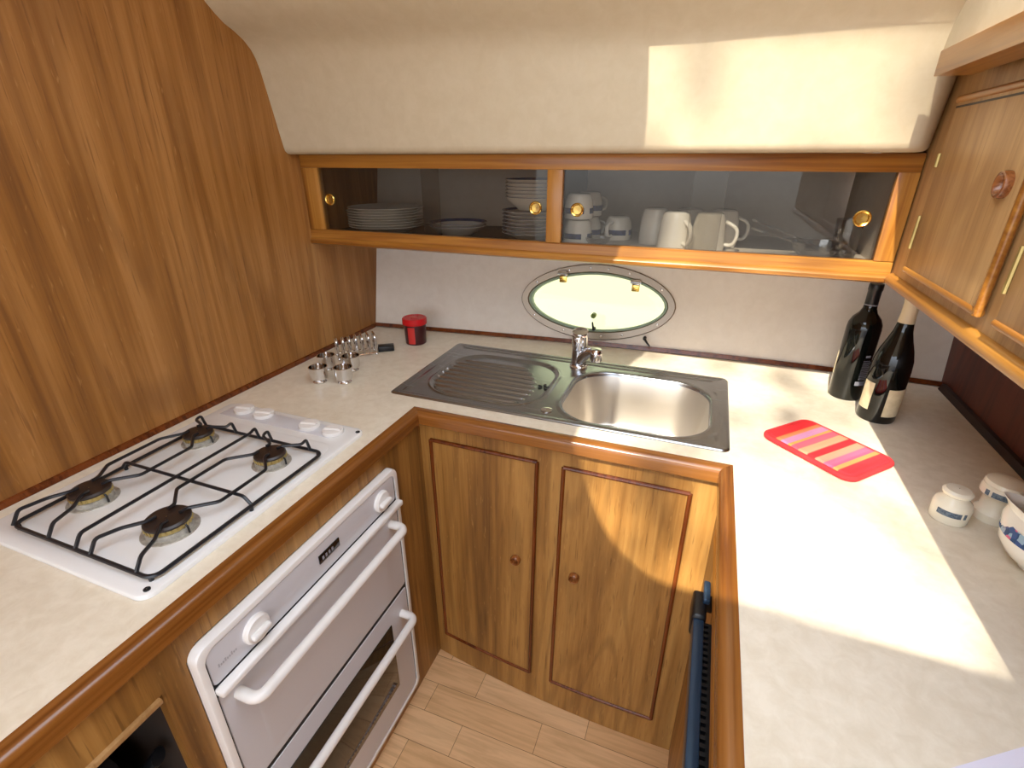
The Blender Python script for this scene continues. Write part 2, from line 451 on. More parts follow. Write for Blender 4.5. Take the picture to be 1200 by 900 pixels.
for lx, lz, tilt in ((-.317, .972, .1), (-.148, .956, -.8)):
    bm = new(); c = hull_pt(lx, lz, .010)
    lathe(bm, [(.006,0),(.006,.012),(.004,.016)], c, 16, '-y')
    d = V((math.sin(tilt)*-1, -.35, math.cos(tilt) if tilt > 0 else -math.cos(tilt)))
    tube(bm, smooth_path([c+V((0,-.012,0)), c+V((0,-.016,0))+d*.012, c+V((0,-.014,0))+d*.028]), lambda t: .0045*(1-.5*t))
    obj('latch', bm, 'black_plastic', w)

# ------------------------------------------------------------------ room shell
bm = new(); box(bm, (XL-.03, -3.6, -.04), (XR+.03, 1.72, 0)); struct(obj('floor', bm, 'floor'))
bm = new(); box(bm, (XL-.03, FRONT_Y, 0), (XL, 1.95, 2.08)); struct(obj('wall_left', bm, 'wall_wood'))
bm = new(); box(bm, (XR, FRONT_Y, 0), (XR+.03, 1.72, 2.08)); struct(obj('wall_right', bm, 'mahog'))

# the white vinyl overhang above the shelf, a rounded profile swept along x
def bend(x): return 1.0 + (-.030*(x-.12) - .0)   # the bend line climbs slightly to the left
def over_profile(x):
    d = -.033*(x-.12)
    P = [(1.95,1.512),(1.30,1.510),(1.235,1.509),(1.224,1.511),(1.216,1.517),(1.213,1.527),(1.206,1.56),(1.190,1.62+d*.5),(1.176,1.665+d),(1.168,1.688+d),(1.157,1.706+d),(1.140,1.722+d),(1.115,1.745+d*.8),(1.09,1.768+d*.5),(1.068,1.792+d*.3),(1.048,1.822),(1.02,1.87),(.99,1.93),(.96,1.99),(.94,2.05),(.94,2.08),(1.95,2.08)]
    return P
bm = new(); R = []
xs = list(np.linspace(XL, .325, 24)) + [.335, .343, .350, .356, .3665]
for x in xs:
    P = over_profile(min(x, .3))
    k = max(0, x-.325); back = .05*(k/.042)**2 if k > 0 else 0
    lift = .003*(k/.042)**2 if k > 0 else 0
    R.append([bm.verts.new((x, y+(back if y < 1.3 else 0)*(1 if z < 1.75 else .2), z+(lift if z < 1.53 else 0))) for y, z in P])
for A, B in zip(R, R[1:]):
    for i in range(len(A)): j = (i+1) % len(A); bm.faces.new((A[i], A[j], B[j], B[i]))
bm.faces.new(R[0]); bm.faces.new(R[-1][::-1])
bmesh.ops.recalc_face_normals(bm, faces=bm.faces)
struct(obj('ceiling', bm, 'vinyl', smooth=50))

# vinyl side panel above the beam
bm = new()
prism(bm, [(.318,1.655),(.318,1.80),(.325,2.05),(.70,2.05),(.70,1.66),(.36,1.655)], 'y', FRONT_Y, 1.30)
struct(obj('trim_1', bm, 'vinyl'))

# unseen roof, its window opening shaped to fit the sun patches
RZ = 2.05
pq = [(-.146,1.477),(-.200,1.484),(-.243,1.503),(-.290,1.545),(-.335,1.61),(-.375,1.70),(-.404,1.797),(-.435,1.93),(-.452,2.08),(-.464,2.30),(-.464,2.50),(-.440,2.62),(-.405,2.70),(-.396,2.78),(-.394,2.93),(-.1,2.93),(.30,2.93),(.42,2.5),(.45,2.0),(.45,1.462),(.2,1.470),(0,1.473)]
ap = [(p+.2*(q-RZ), q-RZ) for p, q in pq]
cx, cy = 0.0, .15
X0, X1, Y0, Y1 = XL-.03, .325, FRONT_Y, .95
def hit(ax, ay):
    dx, dy = ax-cx, ay-cy; t = 1e9
    if abs(dx) > 1e-9: t = min(t, ((X1 if dx > 0 else X0)-cx)/dx)
    if abs(dy) > 1e-9: t = min(t, ((Y1 if dy > 0 else Y0)-cy)/dy)
    return cx+dx*t, cy+dy*t
def inside_pt(a):   # intersection of ray at angle a with aperture polygon
    c, s = math.cos(a), math.sin(a); best = None
    for (ax, ay), (bx, by) in zip(ap, ap[1:]+ap[:1]):
        ex, ey = bx-ax, by-ay; den = c*ey - s*ex
        if abs(den) < 1e-12: continue
        t = ((ax-cx)*ey - (ay-cy)*ex)/den; u = ((ax-cx)*s - (ay-cy)*c)/den
        if t > 0 and -1e-6 <= u <= 1+1e-6: best = t if best is None else min(best, t)
    return cx+c*best, cy+s*best
angs = [math.atan2(y-cy, x-cx) % (2*math.pi) for x, y in ap] + [math.atan2(y-cy, x-cx) % (2*math.pi) for x, y in ((X0,Y0),(X1,Y0),(X1,Y1),(X0,Y1))]
angs = sorted(set(round(a, 6) for a in angs))
bm = new(); I, O = [], []
for a in angs:
    ix, iy = inside_pt(a); ox, oy = hit(cx+math.cos(a), cy+math.sin(a))
    I.append((min(ix, X1-.001), iy)); O.append((ox, oy))
rr = [[bm.verts.new((x, y, z)) for x, y in P] for P, z in ((I,RZ),(O,RZ),(O,RZ+.03),(I,RZ+.03))]
for A, B in zip(rr, rr[1:]+rr[:1]):
    for i in range(len(A)): j = (i+1) % len(A); bm.faces.new((A[i], A[j], B[j], B[i]))
bmesh.ops.recalc_face_normals(bm, faces=bm.faces)
struct(obj('ceiling', bm, 'roof', smooth=0))
bm = new(); box(bm, (-2.4, -3.6, RZ), (1.3, FRONT_Y, RZ+.03)); struct(obj('ceiling', bm, 'roof', smooth=0))  # rear roof slab added out of view to block stray sun

# mouldings where the worktop meets the walls
def hull_line(z, out, n=24, xa=XL, xb=XR): return [hull_pt(xa+(xb-xa)*i/n, z, out) for i in range(n+1)]
bm = new(); A = hull_line(WT+.0005, .0); B = hull_line(WT+.013, .0); C = hull_line(WT+.013, .006); D = hull_line(WT+.0005, .010)
rows = [[bm.verts.new(p) for p in L_] for L_ in (A, B, C, D)]
for P_, Q_ in zip(rows, rows[1:]+rows[:1]):
    for i in range(len(P_)-1): bm.faces.new((P_[i], P_[i+1], Q_[i+1], Q_[i]))
bmesh.ops.recalc_face_normals(bm, faces=bm.faces); struct(obj('trim_2', bm, 'bead', smooth=0))
bm = new(); prism(bm, [(XL,WT+.0005),(XL+.010,WT+.0005),(XL+.006,WT+.010),(XL,WT+.012)], 'y', FRONT_Y, 1.52); struct(obj('trim_3', bm, 'bead', smooth=0))
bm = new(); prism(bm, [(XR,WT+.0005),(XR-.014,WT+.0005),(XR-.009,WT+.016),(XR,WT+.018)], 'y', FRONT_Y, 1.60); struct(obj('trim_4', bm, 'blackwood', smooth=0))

# ------------------------------------------------------------------ worktop
WL, WB, WR = -.645, .988, .117      # inner edges of the worktop, left run / back run / right run
EY = -.75                           # where the runs end, behind the camera
T0 = WT-.035
bm = new()
box(bm, (XL+.0005, EY, T0), (WL, WB, WT))
box(bm, (WR, EY, T0), (XR-.0005, WB, WT))
cut = (-.735, 1.050, .095, 1.448)
def back_piece(xa, xb, ya, yb=None):
    n = 10; pts = [(xa, ya), (xb, ya)]
    if yb is None:
        for i in range(n+1):
            x = xb+(xa-xb)*i/n; pts.append((x, hull_y(x, T0)-.001))
    else: pts += [(xb, yb), (xa, yb)]
    prism(bm, pts, 'z', T0, WT)
back_piece(XL+.0005, cut[0], WB); back_piece(cut[2], XR-.0005, WB)
back_piece(cut[0], cut[2], WB, cut[1]); back_piece(cut[0], cut[2], cut[3])
tag(obj('worktop', bm, 'worktop', smooth=0), 'cream mottled laminate worktop running in a U around the galley', 'worktop')

# rounded teak nosing: three lengths
def nosing(name, axis, a0, a1, inner, outdir, mat, label, miter0=0, miter1=0):
    W_, H_ = .026, .036; r = .013
    prof = [(0, WT+.0015), (W_*.25, WT+.0025)]
    for i in range(7):
        a = math.radians(90-90*i/6); prof.append((W_-r+r*math.cos(a), WT+.0025-r+r*math.sin(a)))
    prof += [(W_, WT-H_+.004), (W_-.004, WT-H_), (0, WT-H_)]
    bm = new(); R0, R1 = [], []
    for d, z in prof:
        for R_, t, mt in ((R0, a0, miter0), (R1, a1, miter1)):
            s = t + mt*d; p = inner+outdir*d
            R_.append(bm.verts.new((p, s, z) if axis == 'y' else (s, p, z)))
    n = len(prof)
    for i in range(n): j = (i+1) % n; bm.faces.new((R0[i], R0[j], R1[j], R1[i]))
    bm.faces.new(R0[::-1]); bm.faces.new(R1)
    bmesh.ops.recalc_face_normals(bm, faces=bm.faces)
    return tag(obj(name, bm, mat, smooth=40), label, 'trim')
nosing('worktop_nosing', 'y', EY, WB, WL, 1, 'trim_y', 'rounded dark teak edge strip along the hob side of the worktop', 0, -1)
nosing('worktop_nosing', 'x', WL, WR, WB, -1, 'trim_x', 'rounded teak edge strip in front of the steel sink', 1, -1)
nosing('worktop_nosing', 'y', EY, WB, WR, -1, 'trim_y', 'rounded teak edge strip along the sunlit right-hand worktop', 0, -1)

# ------------------------------------------------------------------ base cabinet under the sink
_fx = [-.64,-.445,-.25,-.08,.08]; _fy = [1.004,.974,.955,.95,.947]
_pb = np.polyfit(_fx, _fy, 2)
def face_y(x, z):
    t = max(0, min(1, 1-(z/.86))); return .990 + (float(np.polyval(_pb, x))-.990)*t
def face_piece(bm, xa, xb, za, zb, front, depth, nx=10, nz=6):
    """a panel following the slightly bowed cabinet front"""
    F = [[bm.verts.new((xa+(xb-xa)*i/nx, face_y(xa+(xb-xa)*i/nx, za+(zb-za)*k/nz)-front, za+(zb-za)*k/nz)) for i in range(nx+1)] for k in range(nz+1)]
    Bk = [[bm.verts.new((v.co.x, v.co.y+depth, v.co.z)) for v in row] for row in F]
    fs = []
    for k in range(nz):
        for i in range(nx):
            fs.append(bm.faces.new((F[k][i], F[k][i+1], F[k+1][i+1], F[k+1][i]))); fs.append(bm.faces.new((Bk[k][i], Bk[k+1][i], Bk[k+1][i+1], Bk[k][i+1])))
    for i in range(nx):
        fs.append(bm.faces.new((F[0][i], Bk[0][i], Bk[0][i+1], F[0][i+1]))); fs.append(bm.faces.new((F[nz][i], F[nz][i+1], Bk[nz][i+1], Bk[nz][i])))
    for k in range(nz):
        fs.append(bm.faces.new((F[k][0], F[k+1][0], Bk[k+1][0], Bk[k][0]))); fs.append(bm.faces.new((F[k][nx], Bk[k][nx], Bk[k+1][nx], F[k+1][nx])))
    bmesh.ops.recalc_face_normals(bm, faces=fs)
cab = thing('sink_cabinet', 'oak-effect base cabinet with two panelled doors under the steel sink', 'cabinet', (-.27, 1.1, 0))
bm = new(); face_piece(bm, -.6365, .1055, .001, T0-.001, 0, .02)
box(bm, (-.634, 1.03, .001), (-.616, 1.34, T0-.20)); box(bm, (.086, 1.03, .001), (.104, 1.34, T0-.20))
obj('carcass', bm, 'cab_wood', cab)
def bead_frame(bm, xa, xb, za, zb, r=.0052):
    pts = []
    n = 10
    for k in range(n): pts.append((xa+(xb-xa)*k/n, za))
    for k in range(n): pts.append((xb, za+(zb-za)*k/n))
    for k in range(n): pts.append((xb-(xb-xa)*k/n, zb))
    for k in range(n): pts.append((xa, zb-(zb-za)*k/n))
    for i in range(4):     # four straight lengths, mitred by overlap
        seg = (pts*2)[i*n:i*n+n+1]
        tube(bm, [V((x, face_y(x, z)-.003, z)) for x, z in seg], r, 10)
def ring_knob(bm, c, axis, r=.0155):
    r *= .9; prof = [(r*1.0,0),(r*1.02,.007),(r*.95,.012),(r*.84,.0135),(r*.70,.012),(r*.62,.004),(r*.5,.0012),(.0005,.001)]
    lathe(bm, prof, c, 28, axis, cap=False)
for (xa, xb, kx, kz, lab) in ((-.604,-.310,-.360,.511,'left door'), (-.243,.045,-.197,.510,'right door')):
    bm = new(); face_piece(bm, xa, xb, .103, .826, .003, .003); d = obj('door', bm, 'cab_wood', cab)
    bm = new(); bead_frame(bm, xa, xb, .103, .826); obj('bead_moulding', bm, 'bead', d, 'dark red-brown bead moulding')
    bm = new(); ring_knob(bm, (kx, face_y(kx, kz)-.003, kz), '-y'); obj('knob', bm, 'woodknob', d, 'round dished wooden knob')

# ------------------------------------------------------------------ left base unit (cooker side)
CX = -.637
lb = thing('cooker_cabinet', 'oak-effect base unit around the white oven with an open cubby hole', 'cabinet', (-.85, .1, 0))
bm = new()
box(bm, (CX-.018, .848, .001), (CX, 1.028, T0-.001))                       # stile beside the sink cabinet
box(bm, (CX-.018, .304, .830), (CX, .848, T0-.001))                       # rail over the oven
box(bm, (CX-.018, .304, .001), (CX, .848, .057))                        # plinth under it
box(bm, (CX-.018, .262, .001), (CX, .304, T0-.001))                        # stile between oven and cubby
box(bm, (CX-.018, -.74, .798), (CX, .262, T0-.001)); box(bm, (CX-.018, -.74, .001), (CX, -.20, .798)); box(bm, (CX-.018, -.20, .001), (CX, .262, .50))
for yy0, yy1 in ((.304,.323), (.829,.848)):
    for zz0, zz1 in ((.811,.830), (.057,.076)): box(bm, (CX-.018, yy0, zz0), (CX, yy1, zz1))
obj('front_panel', bm, 'cab_wood', lb)
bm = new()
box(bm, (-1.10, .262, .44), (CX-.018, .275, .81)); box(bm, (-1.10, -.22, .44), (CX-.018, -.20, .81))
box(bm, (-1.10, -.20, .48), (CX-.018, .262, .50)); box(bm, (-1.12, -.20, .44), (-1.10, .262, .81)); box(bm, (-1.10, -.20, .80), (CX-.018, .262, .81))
obj('cubby', bm, 'shade_brown', lb, 'open cubby hole with shade painted into its interior')  # interior coloured dark for the shade inside the recess
bm = new(); box(bm, (CX-.016, -.2, .790), (CX+.007, .258, .799), .002); obj('lip', bm, 'pale_lit_wood', lb, 'pale wooden lip over the opening')
# pan in the cubby
PZ0 = .5005; pc = (-.775, .135, PZ0)
pan = thing('saucepan', 'polished steel saucepan with black handle in the cubby left of the oven', 'saucepan', pc)
bm = new(); lathe(bm, [(.001,0),(.078,0),(.084,.006),(.086,.112),(.090,.116),(.084,.116),(.080,.112),(.078,.008),(.001,.006)], pc, 40, cap=False); obj('body', bm, 'silver_pan', pan)
bm = new(); lathe(bm, [(.089,.117),(.089,.121),(.06,.134),(.001,.140)], pc, 40, cap=False); ld = obj('lid', bm, 'silver_pan', pan)
bm = new(); lathe(bm, [(.008,.137),(.008,.152),(.02,.158),(.02,.170),(.001,.174)], pc, 24, cap=False); obj('lid_knob', bm, 'chrome', ld)
bm = new(); tube(bm, smooth_path([(-.720,.190,.605),(-.700,.205,.625),(-.680,.225,.650),(-.666,.240,.672)]), lambda t: .009+.003*t, 12, flat=(1.4,.8)); h = obj('handle', bm, 'black_plastic', pan)
bm = new(); tube(bm, smooth_path([(-.716,.178,.618),(-.696,.190,.650),(-.672,.205,.682)]), .0035, 8); obj('handle_strip', bm, 'chrome', h)

# ------------------------------------------------------------------ oven
ov = thing('oven', 'white built-in double oven with grill door, two knobs and long rail handles', 'oven', (-.75, .575, .055))
OX = -.618                     # front of the housing
OY0, OY1, OZ0, OZ1 = .305, .847, .058, .829
bm = new()
P = round_rect(OY0, OZ0, OY1, OZ1, .022)
cyy, czz = (OY0+OY1)/2, (OZ0+OZ1)/2
def oring(P, d, x): return [bm.verts.new((x, y+(d if y < cyy else -d), z+(d if z < czz else -d))) for y, z in P]
R = [oring(P, 0, CX+.0005), oring(P, 0, OX-.004), oring(P, .0015, OX-.001), oring(P, .004, OX), oring(P, .012, OX), oring(P, .012, OX-.012)]
for A, B in zip(R, R[1:]):
    for i in range(len(A)): j = (i+1) % len(A); bm.faces.new((A[i], A[j], B[j], B[i]))
bm.faces.new(R[-1]); bm.faces.new(R[0][::-1]); bmesh.ops.recalc_face_normals(bm, faces=bm.faces)
box(bm, (-1.05, OY0+.02, OZ0+.02), (CX+.001, OY1-.02, OZ1-.02))
obj('housing', bm, 'oven_white', ov)
bm = new(); box(bm, (OX-.011, OY0+.0125, OZ0+.0125), (OX-.004, OY1-.0125, OZ1-.0125)); obj('gasket', bm, 'gap', ov, 'black gasket showing in the gaps')
def oven_panel(name, y0, y1, z0, z1, x=OX-.002, mat='oven_grey', r=.008, par=ov):
    bm = new(); P = round_rect(y0, z0, y1, z1, r); ym, zm = (y0+y1)/2, (z0+z1)/2
    rr = []
    for d, xx in ((0, OX-.0105), (0, x-.002), (.001, x-.0005), (.003, x)):
        rr.append([bm.verts.new((xx, y+(d if y < ym else -d), z+(d if z < zm else -d))) for y, z in P])
    for A, B in zip(rr, rr[1:]):
        for i in range(len(A)): j = (i+1) % len(A); bm.faces.new((A[i], A[j], B[j], B[i]))
    bm.faces.new(rr[-1]); bm.faces.new(rr[0][::-1]); bmesh.ops.recalc_face_normals(bm, faces=bm.faces)
    return obj(name, bm, mat, par)
YA, YB = OY0+.0155, OY1-.0155
cp = oven_panel('control_panel', YA, YB, .742, OZ1-.015)
bm = new(); box(bm, (OX-.003, YA-.003, .727), (OX+.016, YB+.006, .741), .004, 3); obj('ledge', bm, 'oven_white', ov, 'white projecting ledge')
for ky in (.409, .776):
    bm = new(); lathe(bm, [(.026,0),(.026,.006),(.023,.010),(.001,.011)], (OX-.0025, ky, .776), 36, 'x', cap=False); k = obj('knob', bm, 'oven_white', ov, 'cream round control knob')
    bm = new(); box(bm, (OX+.007, ky-.020, .7705), (OX+.019, ky+.018, .7815), .004, 3); obj('grip', bm, 'oven_white', k)
bm = new(); box(bm, (OX-.0022, .567, .772), (OX+.0005, .627, .792), .0008); ck = obj('clock', bm, 'display', cp, 'small dark clock window')
bm = new()
for i in range(4): box(bm, (OX+.0003, .575+i*.009, .778), (OX+.0008, .580+i*.009, .786))
obj('clock_digit', bm, 'greyink', ck)
bm = new()
for i in range(9): box(bm, (OX-.0022, .335+i*.004, .770), (OX-.0017, .3375+i*.004, .770+.004+.003*(i % 3 == 0)))
obj('printed_marks', bm, 'faint_print', cp)
def rail_handle(y0, y1, z, par, xo=OX+.040, r=.0105):
    bm = new(); tube(bm, round_path([(OX-.002, y0, z), (xo, y0, z), (xo, y1, z), (OX-.002, y1, z)], .030, 8), r, 14)
    return obj('handle', bm, 'oven_white', par, 'white tubular rail handle')
gd = oven_panel('grill_door', YA, YB, .470, .722)
rail_handle(.352, .800, .690, gd)
# shallow pressed field on the grill door
bm = new()
P = round_rect(.375, .492, .775, .655, .012)
a = [bm.verts.new((OX-.0019, y, z)) for y, z in P]; b_ = [bm.verts.new((OX-.0008, y+(.006 if y < .575 else -.006), z+(.006 if z < .57 else -.006))) for y, z in P]
for i in range(len(a)): j = (i+1) % len(a); bm.faces.new((a[i], a[j], b_[j], b_[i]))
bm.faces.new(b_); bmesh.ops.recalc_face_normals(bm, faces=bm.faces); obj('pressed_field', bm, 'oven_grey', gd)
od = oven_panel('oven_door', YA, YB, OZ0+.015, .458)
rail_handle(.352, .800, .392, od)
bm = new(); box(bm, (OX-.0025, .395, .170), (OX+.0004, .752, .400), .001); ow = obj('door_glass', bm, 'oven_glass', od, 'dark glass window')
bm = new()
tube(bm, [(OX+.0008, .41, .188), (OX+.0008, .742, .188)], .0008, 6)
for k in range(0, 33): box(bm, (OX+.0004, .412+k*.01, .186), (OX+.0012, .4135+k*.01, .192))
obj('shelf_wire', bm, 'silver_pan', ow)

# ------------------------------------------------------------------ hob
hob = thing('gas_hob', 'white enamel four-burner gas hob set in the left worktop', 'hob', (-.8825, .567, WT))
HX0, HX1, HY0, HY1 = -1.090, -.680, .303, .832
bm = new(); slab(bm, HX0, HY0, HX1, HY1, WT+.0005, WT+.009, .022, .004)
obj('hob_plate', bm, 'white_enamel', hob)
bm = new(); slab(bm, HX0+.022, HY0+.03, HX1-.02, .748, WT+.0085, WT+.0098, .03, .0012); obj('pressed_panel', bm, 'white_enamel', hob)
bm = new(); box(bm, (HX0+.025, .768, WT+.0085), (HX1-.055, .815, WT+.0096), .0005); obj('control_strip', bm, 'oven_grey', hob, 'pale grey strip under the knobs')
for kx, ky in ((-1.020,.803),(-.955,.801),(-.812,.796),(-.742,.793)):
    bm = new(); c = V((kx, ky, WT+.0095)); lathe(bm, [(.024,0),(.0245,.004),(.023,.008),(.001,.009)], c, 36, cap=False); k = obj('knob', bm, 'oven_white', hob)
    bm = new(); tube(bm, [c+V((-.019,-.004,.0075)), c+V((.019,.004,.0075))], .0042, 10, flat=(1.3,1)); obj('grip', bm, 'oven_white', k)
BUR = ((-.992,.432,.033),(-.783,.425,.036),(-.992,.655,.030),(-.778,.645,.031))
Z0 = WT+.0096
for bx, by, br in BUR:
    bm = new(); lathe(bm, [(br*1.25,0),(br*1.22,.0015),(br*1.02,.002),(br*1.0,.010),(br*.95,.011)], (bx,by,Z0), 40); u = obj('burner', bm, 'alu', hob)
    bm = new(); lathe(bm, [(br*.93,.011),(br*.97,.0125),(br*.97,.019)], (bx,by,Z0), 40)
    for i in range(26):
        a = 2*math.pi*i/26; d = V((math.cos(a), math.sin(a), 0)); p = V((bx,by,Z0+.0155))+d*br*.97
        box(bm, p-V((.0014,.0014,.003)), p+V((.0014,.0014,.003)))
    obj('flame_ring', bm, 'brassy', u)
    bm = new(); lathe(bm, [(br*.9,.019),(br*1.0,.0195),(br*1.0,.0225),(br*.9,.0255),(.001,.0265)], (bx,by,Z0), 40, cap=False); obj('burner_cap', bm, 'cap', u)
    bm = new(); tube(bm, smooth_path([(bx+br*1.12,by+.004,Z0),(bx+br*1.12,by+.004,Z0+.013),(bx+br*1.0,by+.004,Z0+.017)]), .0018, 8); obj('igniter', bm, 'black_plastic', u)
for sx_, sy_ in ((HX0+.017,HY0+.015),(HX1-.013,HY0+.016),(HX1-.010,HY1-.018)):
    bm = new(); lathe(bm, [(.005,.008),(.005,.0105),(.001,.011)], (sx_,sy_,WT), 14, cap=False); obj('screw', bm, 'gap', hob)
# pan support grid: black wire
gr = None
bm = new(); FZ = WT+.018; TZ = WT+.040; GX0, GX1, GY0, GY1 = -1.033, -.694, .330, .703; r = .0032
fr_ = round_rect(GX0, GY0, GX1, GY1, .018, 5); tube(bm, [V((x, y, FZ)) for x, y in fr_], r*1.1, 8, closed=True)
def wire(pts): tube(bm, round_path(pts, .006, 3), r, 8)
ym = .515
for k, (xc, cn, cf) in enumerate(((-.988, .432, .655), (-.780, .425, .645))):
    for s in (-1, 1):
        xo = xc+s*.052; xi = xc+s*.014
        xo = max(xo, GX0+.004)
        # near finger, mid run joining both burners, far finger
        wire([(xo, GY0, FZ), (xo, GY0+.014, TZ), (xo+(xi-xo)*.35, cn-.050, TZ), (xi, cn-.022, TZ), (xi, cn-.010, TZ)])
        wire([(xi, cn+.012, TZ), (xi, cn+.024, TZ), (xo, cn+.058, TZ), (xo, cf-.058, TZ), (xi, cf-.024, TZ), (xi, cf-.012, TZ)])
        wire([(xi, cf+.010, TZ), (xi, cf+.020, TZ), (xo, GY1-.020, TZ+.002), (xo, GY1-.006, TZ+.006), (xo, GY1, FZ)])
wire([(-.868, GY0, FZ), (-.868, GY0+.014, TZ), (-.868, GY1-.02, TZ), (-.868, GY1-.006, TZ+.006), (-.868, GY1, FZ)])
wire([(GX0, ym, FZ), (GX0+.016, ym, TZ-.006), (GX1-.016, ym, TZ-.006), (GX1, ym, FZ)])
for gx, gy in ((GX0,.52),(GX1,.512),(GX0+.01,GY0+.004),(GX1-.01,GY0+.004),(GX0+.01,GY1-.004),(GX1-.01,GY1-.004)):
    tube(bm, [(gx, gy, Z0-.0005), (gx, gy, FZ)], .0038, 8)
obj('pan_support', bm, 'black', hob, 'black wire pan support grid')

# ------------------------------------------------------------------ sink
sink = thing('sink', 'stainless steel sink with ribbed drainer under the oval porthole', 'sink', (-.32, 1.25, WT))
SX0, SX1, SY0, SY1 = -.755, .112, 1.036, 1.463
def sd_rr(x, y, cx, cy, hx, hy, r):
    qx, qy = abs(x-cx)-hx+r, abs(y-cy)-hy+r
    return math.hypot(max(qx, 0), max(qy, 0)) + min(max(qx, qy), 0) - r
def smooth01(t): t = max(0, min(1, t)); return t*t*(3-2*t)
def bowl_sd(x, y):
    bx0, bx1, by0, by1 = -.300, .070, 1.062, 1.388
    return sd_rr(x, y, (bx0+bx1)/2, (by0+by1)/2, (bx1-bx0)/2, (by1-by0)/2, .105)
def drain_sd(x, y):   # recessed drainer field, its right edge a curve round the bowl
    return sd_rr(x, y, -.520, 1.236, .168, .150, .095)
def sink_z(x, y):
    e = min(x-SX0, SX1-x, y-SY0, SY1-y)
    z = .0045 - .004*smooth01(1-e/.006)
    z += -.003*smooth01((e-.012)/.010)                       # step down inside the raised rim
    b = bowl_sd(x, y)
    z += .0022*math.exp(-((b-.006)/.006)**2)
    if b < 0: z -= .155*smooth01((-b)/.040)**.8 + .010*smooth01((-b-.03)/.12)
    d = drain_sd(x, y)
    z += .0030*math.exp(-((d-.005)/.0045)**2)
    z += .0028*math.exp(-((min(x-SX0, SX1-x, SY1-y)-.034)/.006)**2)*smooth01((y-SY0-.02)/.03)*(1 if b > .02 and d > .012 else 0)*smooth01((d-.012)/.006)*smooth01((b-.02)/.006)
    if d < 0:
        z -= .0045*smooth01(-d/.010)
        # nine ribs along x
        yy = (y-1.105)/.0285; k = round(yy)
        if 0 <= k <= 8:
            half = [.118,.130,.138,.142,.142,.138,.130,.118,.100][k]
            xx = abs(x+.545+.004*k-.016)-half
            if xx < .01: z += .0058*smooth01(-(xx-.010)/.012)*math.exp(-((yy-k)*.0285/.0048)**2)
    return WT + z
nx, ny = 330, 360
co = []; xsn = np.linspace(SX0, SX1, nx); ysn = np.linspace(SY0, SY1, ny)
for y in ysn:
    for x in xsn:
        # round the outer corners
        px, py = x, y
        for (qx, qy, sx_, sy_) in ((SX0+.018,SY0+.018,-1,-1),(SX1-.018,SY0+.018,1,-1),(SX0+.018,SY1-.018,-1,1),(SX1-.018,SY1-.018,1,1)):
            if (x-qx)*sx_ > 0 and (y-qy)*sy_ > 0:
                dx, dy = (x-qx), (y-qy); m_ = max(abs(dx), abs(dy)); l = math.hypot(dx, dy)
                if l > 0: px, py = qx+dx*m_/l, qy+dy*m_/l
        co.append((px, py, sink_z(x, y)))
L0 = LOC['sink']
fc = [(j*nx+i, j*nx+i+1, (j+1)*nx+i+1, (j+1)*nx+i) for j in range(ny-1) for i in range(nx-1)]
inb = [bowl_sd(x, y) < -.004 for x, y, z in co]
for j in range(1, ny-1):          # pull the vertices along the bowl's lip exactly onto its outline
    for i in range(1, nx-1):
        k = j*nx+i
        if inb[k] and not all(inb[q] for q in (k-1, k+1, k-nx, k+nx, k-nx-1, k-nx+1, k+nx-1, k+nx+1)):
            x, y, z = co[k]
            for _ in range(3):
                e_ = bowl_sd(x, y)+.004; gx = (bowl_sd(x+1e-4, y)-bowl_sd(x-1e-4, y))/2e-4; gy_ = (bowl_sd(x, y+1e-4)-bowl_sd(x, y-1e-4))/2e-4
                x -= e_*gx; y -= e_*gy_
            co[k] = (x, y, sink_z(x, y))
def sink_part(name, faces, mat, label):
    used = sorted({k for f in faces for k in f}); mp_ = {k: n for n, k in enumerate(used)}
    me = bpy.data.meshes.new(name)
    me.from_pydata([(co[k][0]-L0.x, co[k][1]-L0.y, co[k][2]-L0.z) for k in used], [], [tuple(mp_[k] for k in f) for f in faces]); me.update()
    for p in me.polygons: p.use_smooth = True
    me.materials.append(M[mat]); o = bpy.data.objects.new(name, me); COL.objects.link(o); o.parent = sink; LOC[o.name] = L0
    if label: o['label'] = label
sink_part('drainer', [f for f in fc if not all(inb[k] for k in f)], 'sink', 'polished ribbed drainer sheet')
sink_part('bowl', [f for f in fc if all(inb[k] for k in f)], 'sink_bowl', 'satin brushed bowl')
bm = new(); lathe(bm, [(.0145,0),(.0145,.002),(.011,.003),(.001,.0022)], (-.320,1.088,WT+.0015), 28, cap=False); obj('tap_hole_cover', bm, 'chrome', sink, 'round steel blanking cap')
bm = new()
for i in range(5):
    a = 2*math.pi*i/5+.3; c = V((-.372,1.228,WT-.0012)); d = V((math.cos(a)*.016, math.sin(a)*.016, 0))
    tube(bm, [c+d*.35, c+d*1.1], .0035, 8, flat=(1,.25))
obj('overflow_slot', bm, 'gap', sink, 'small dark star-shaped drain slots')

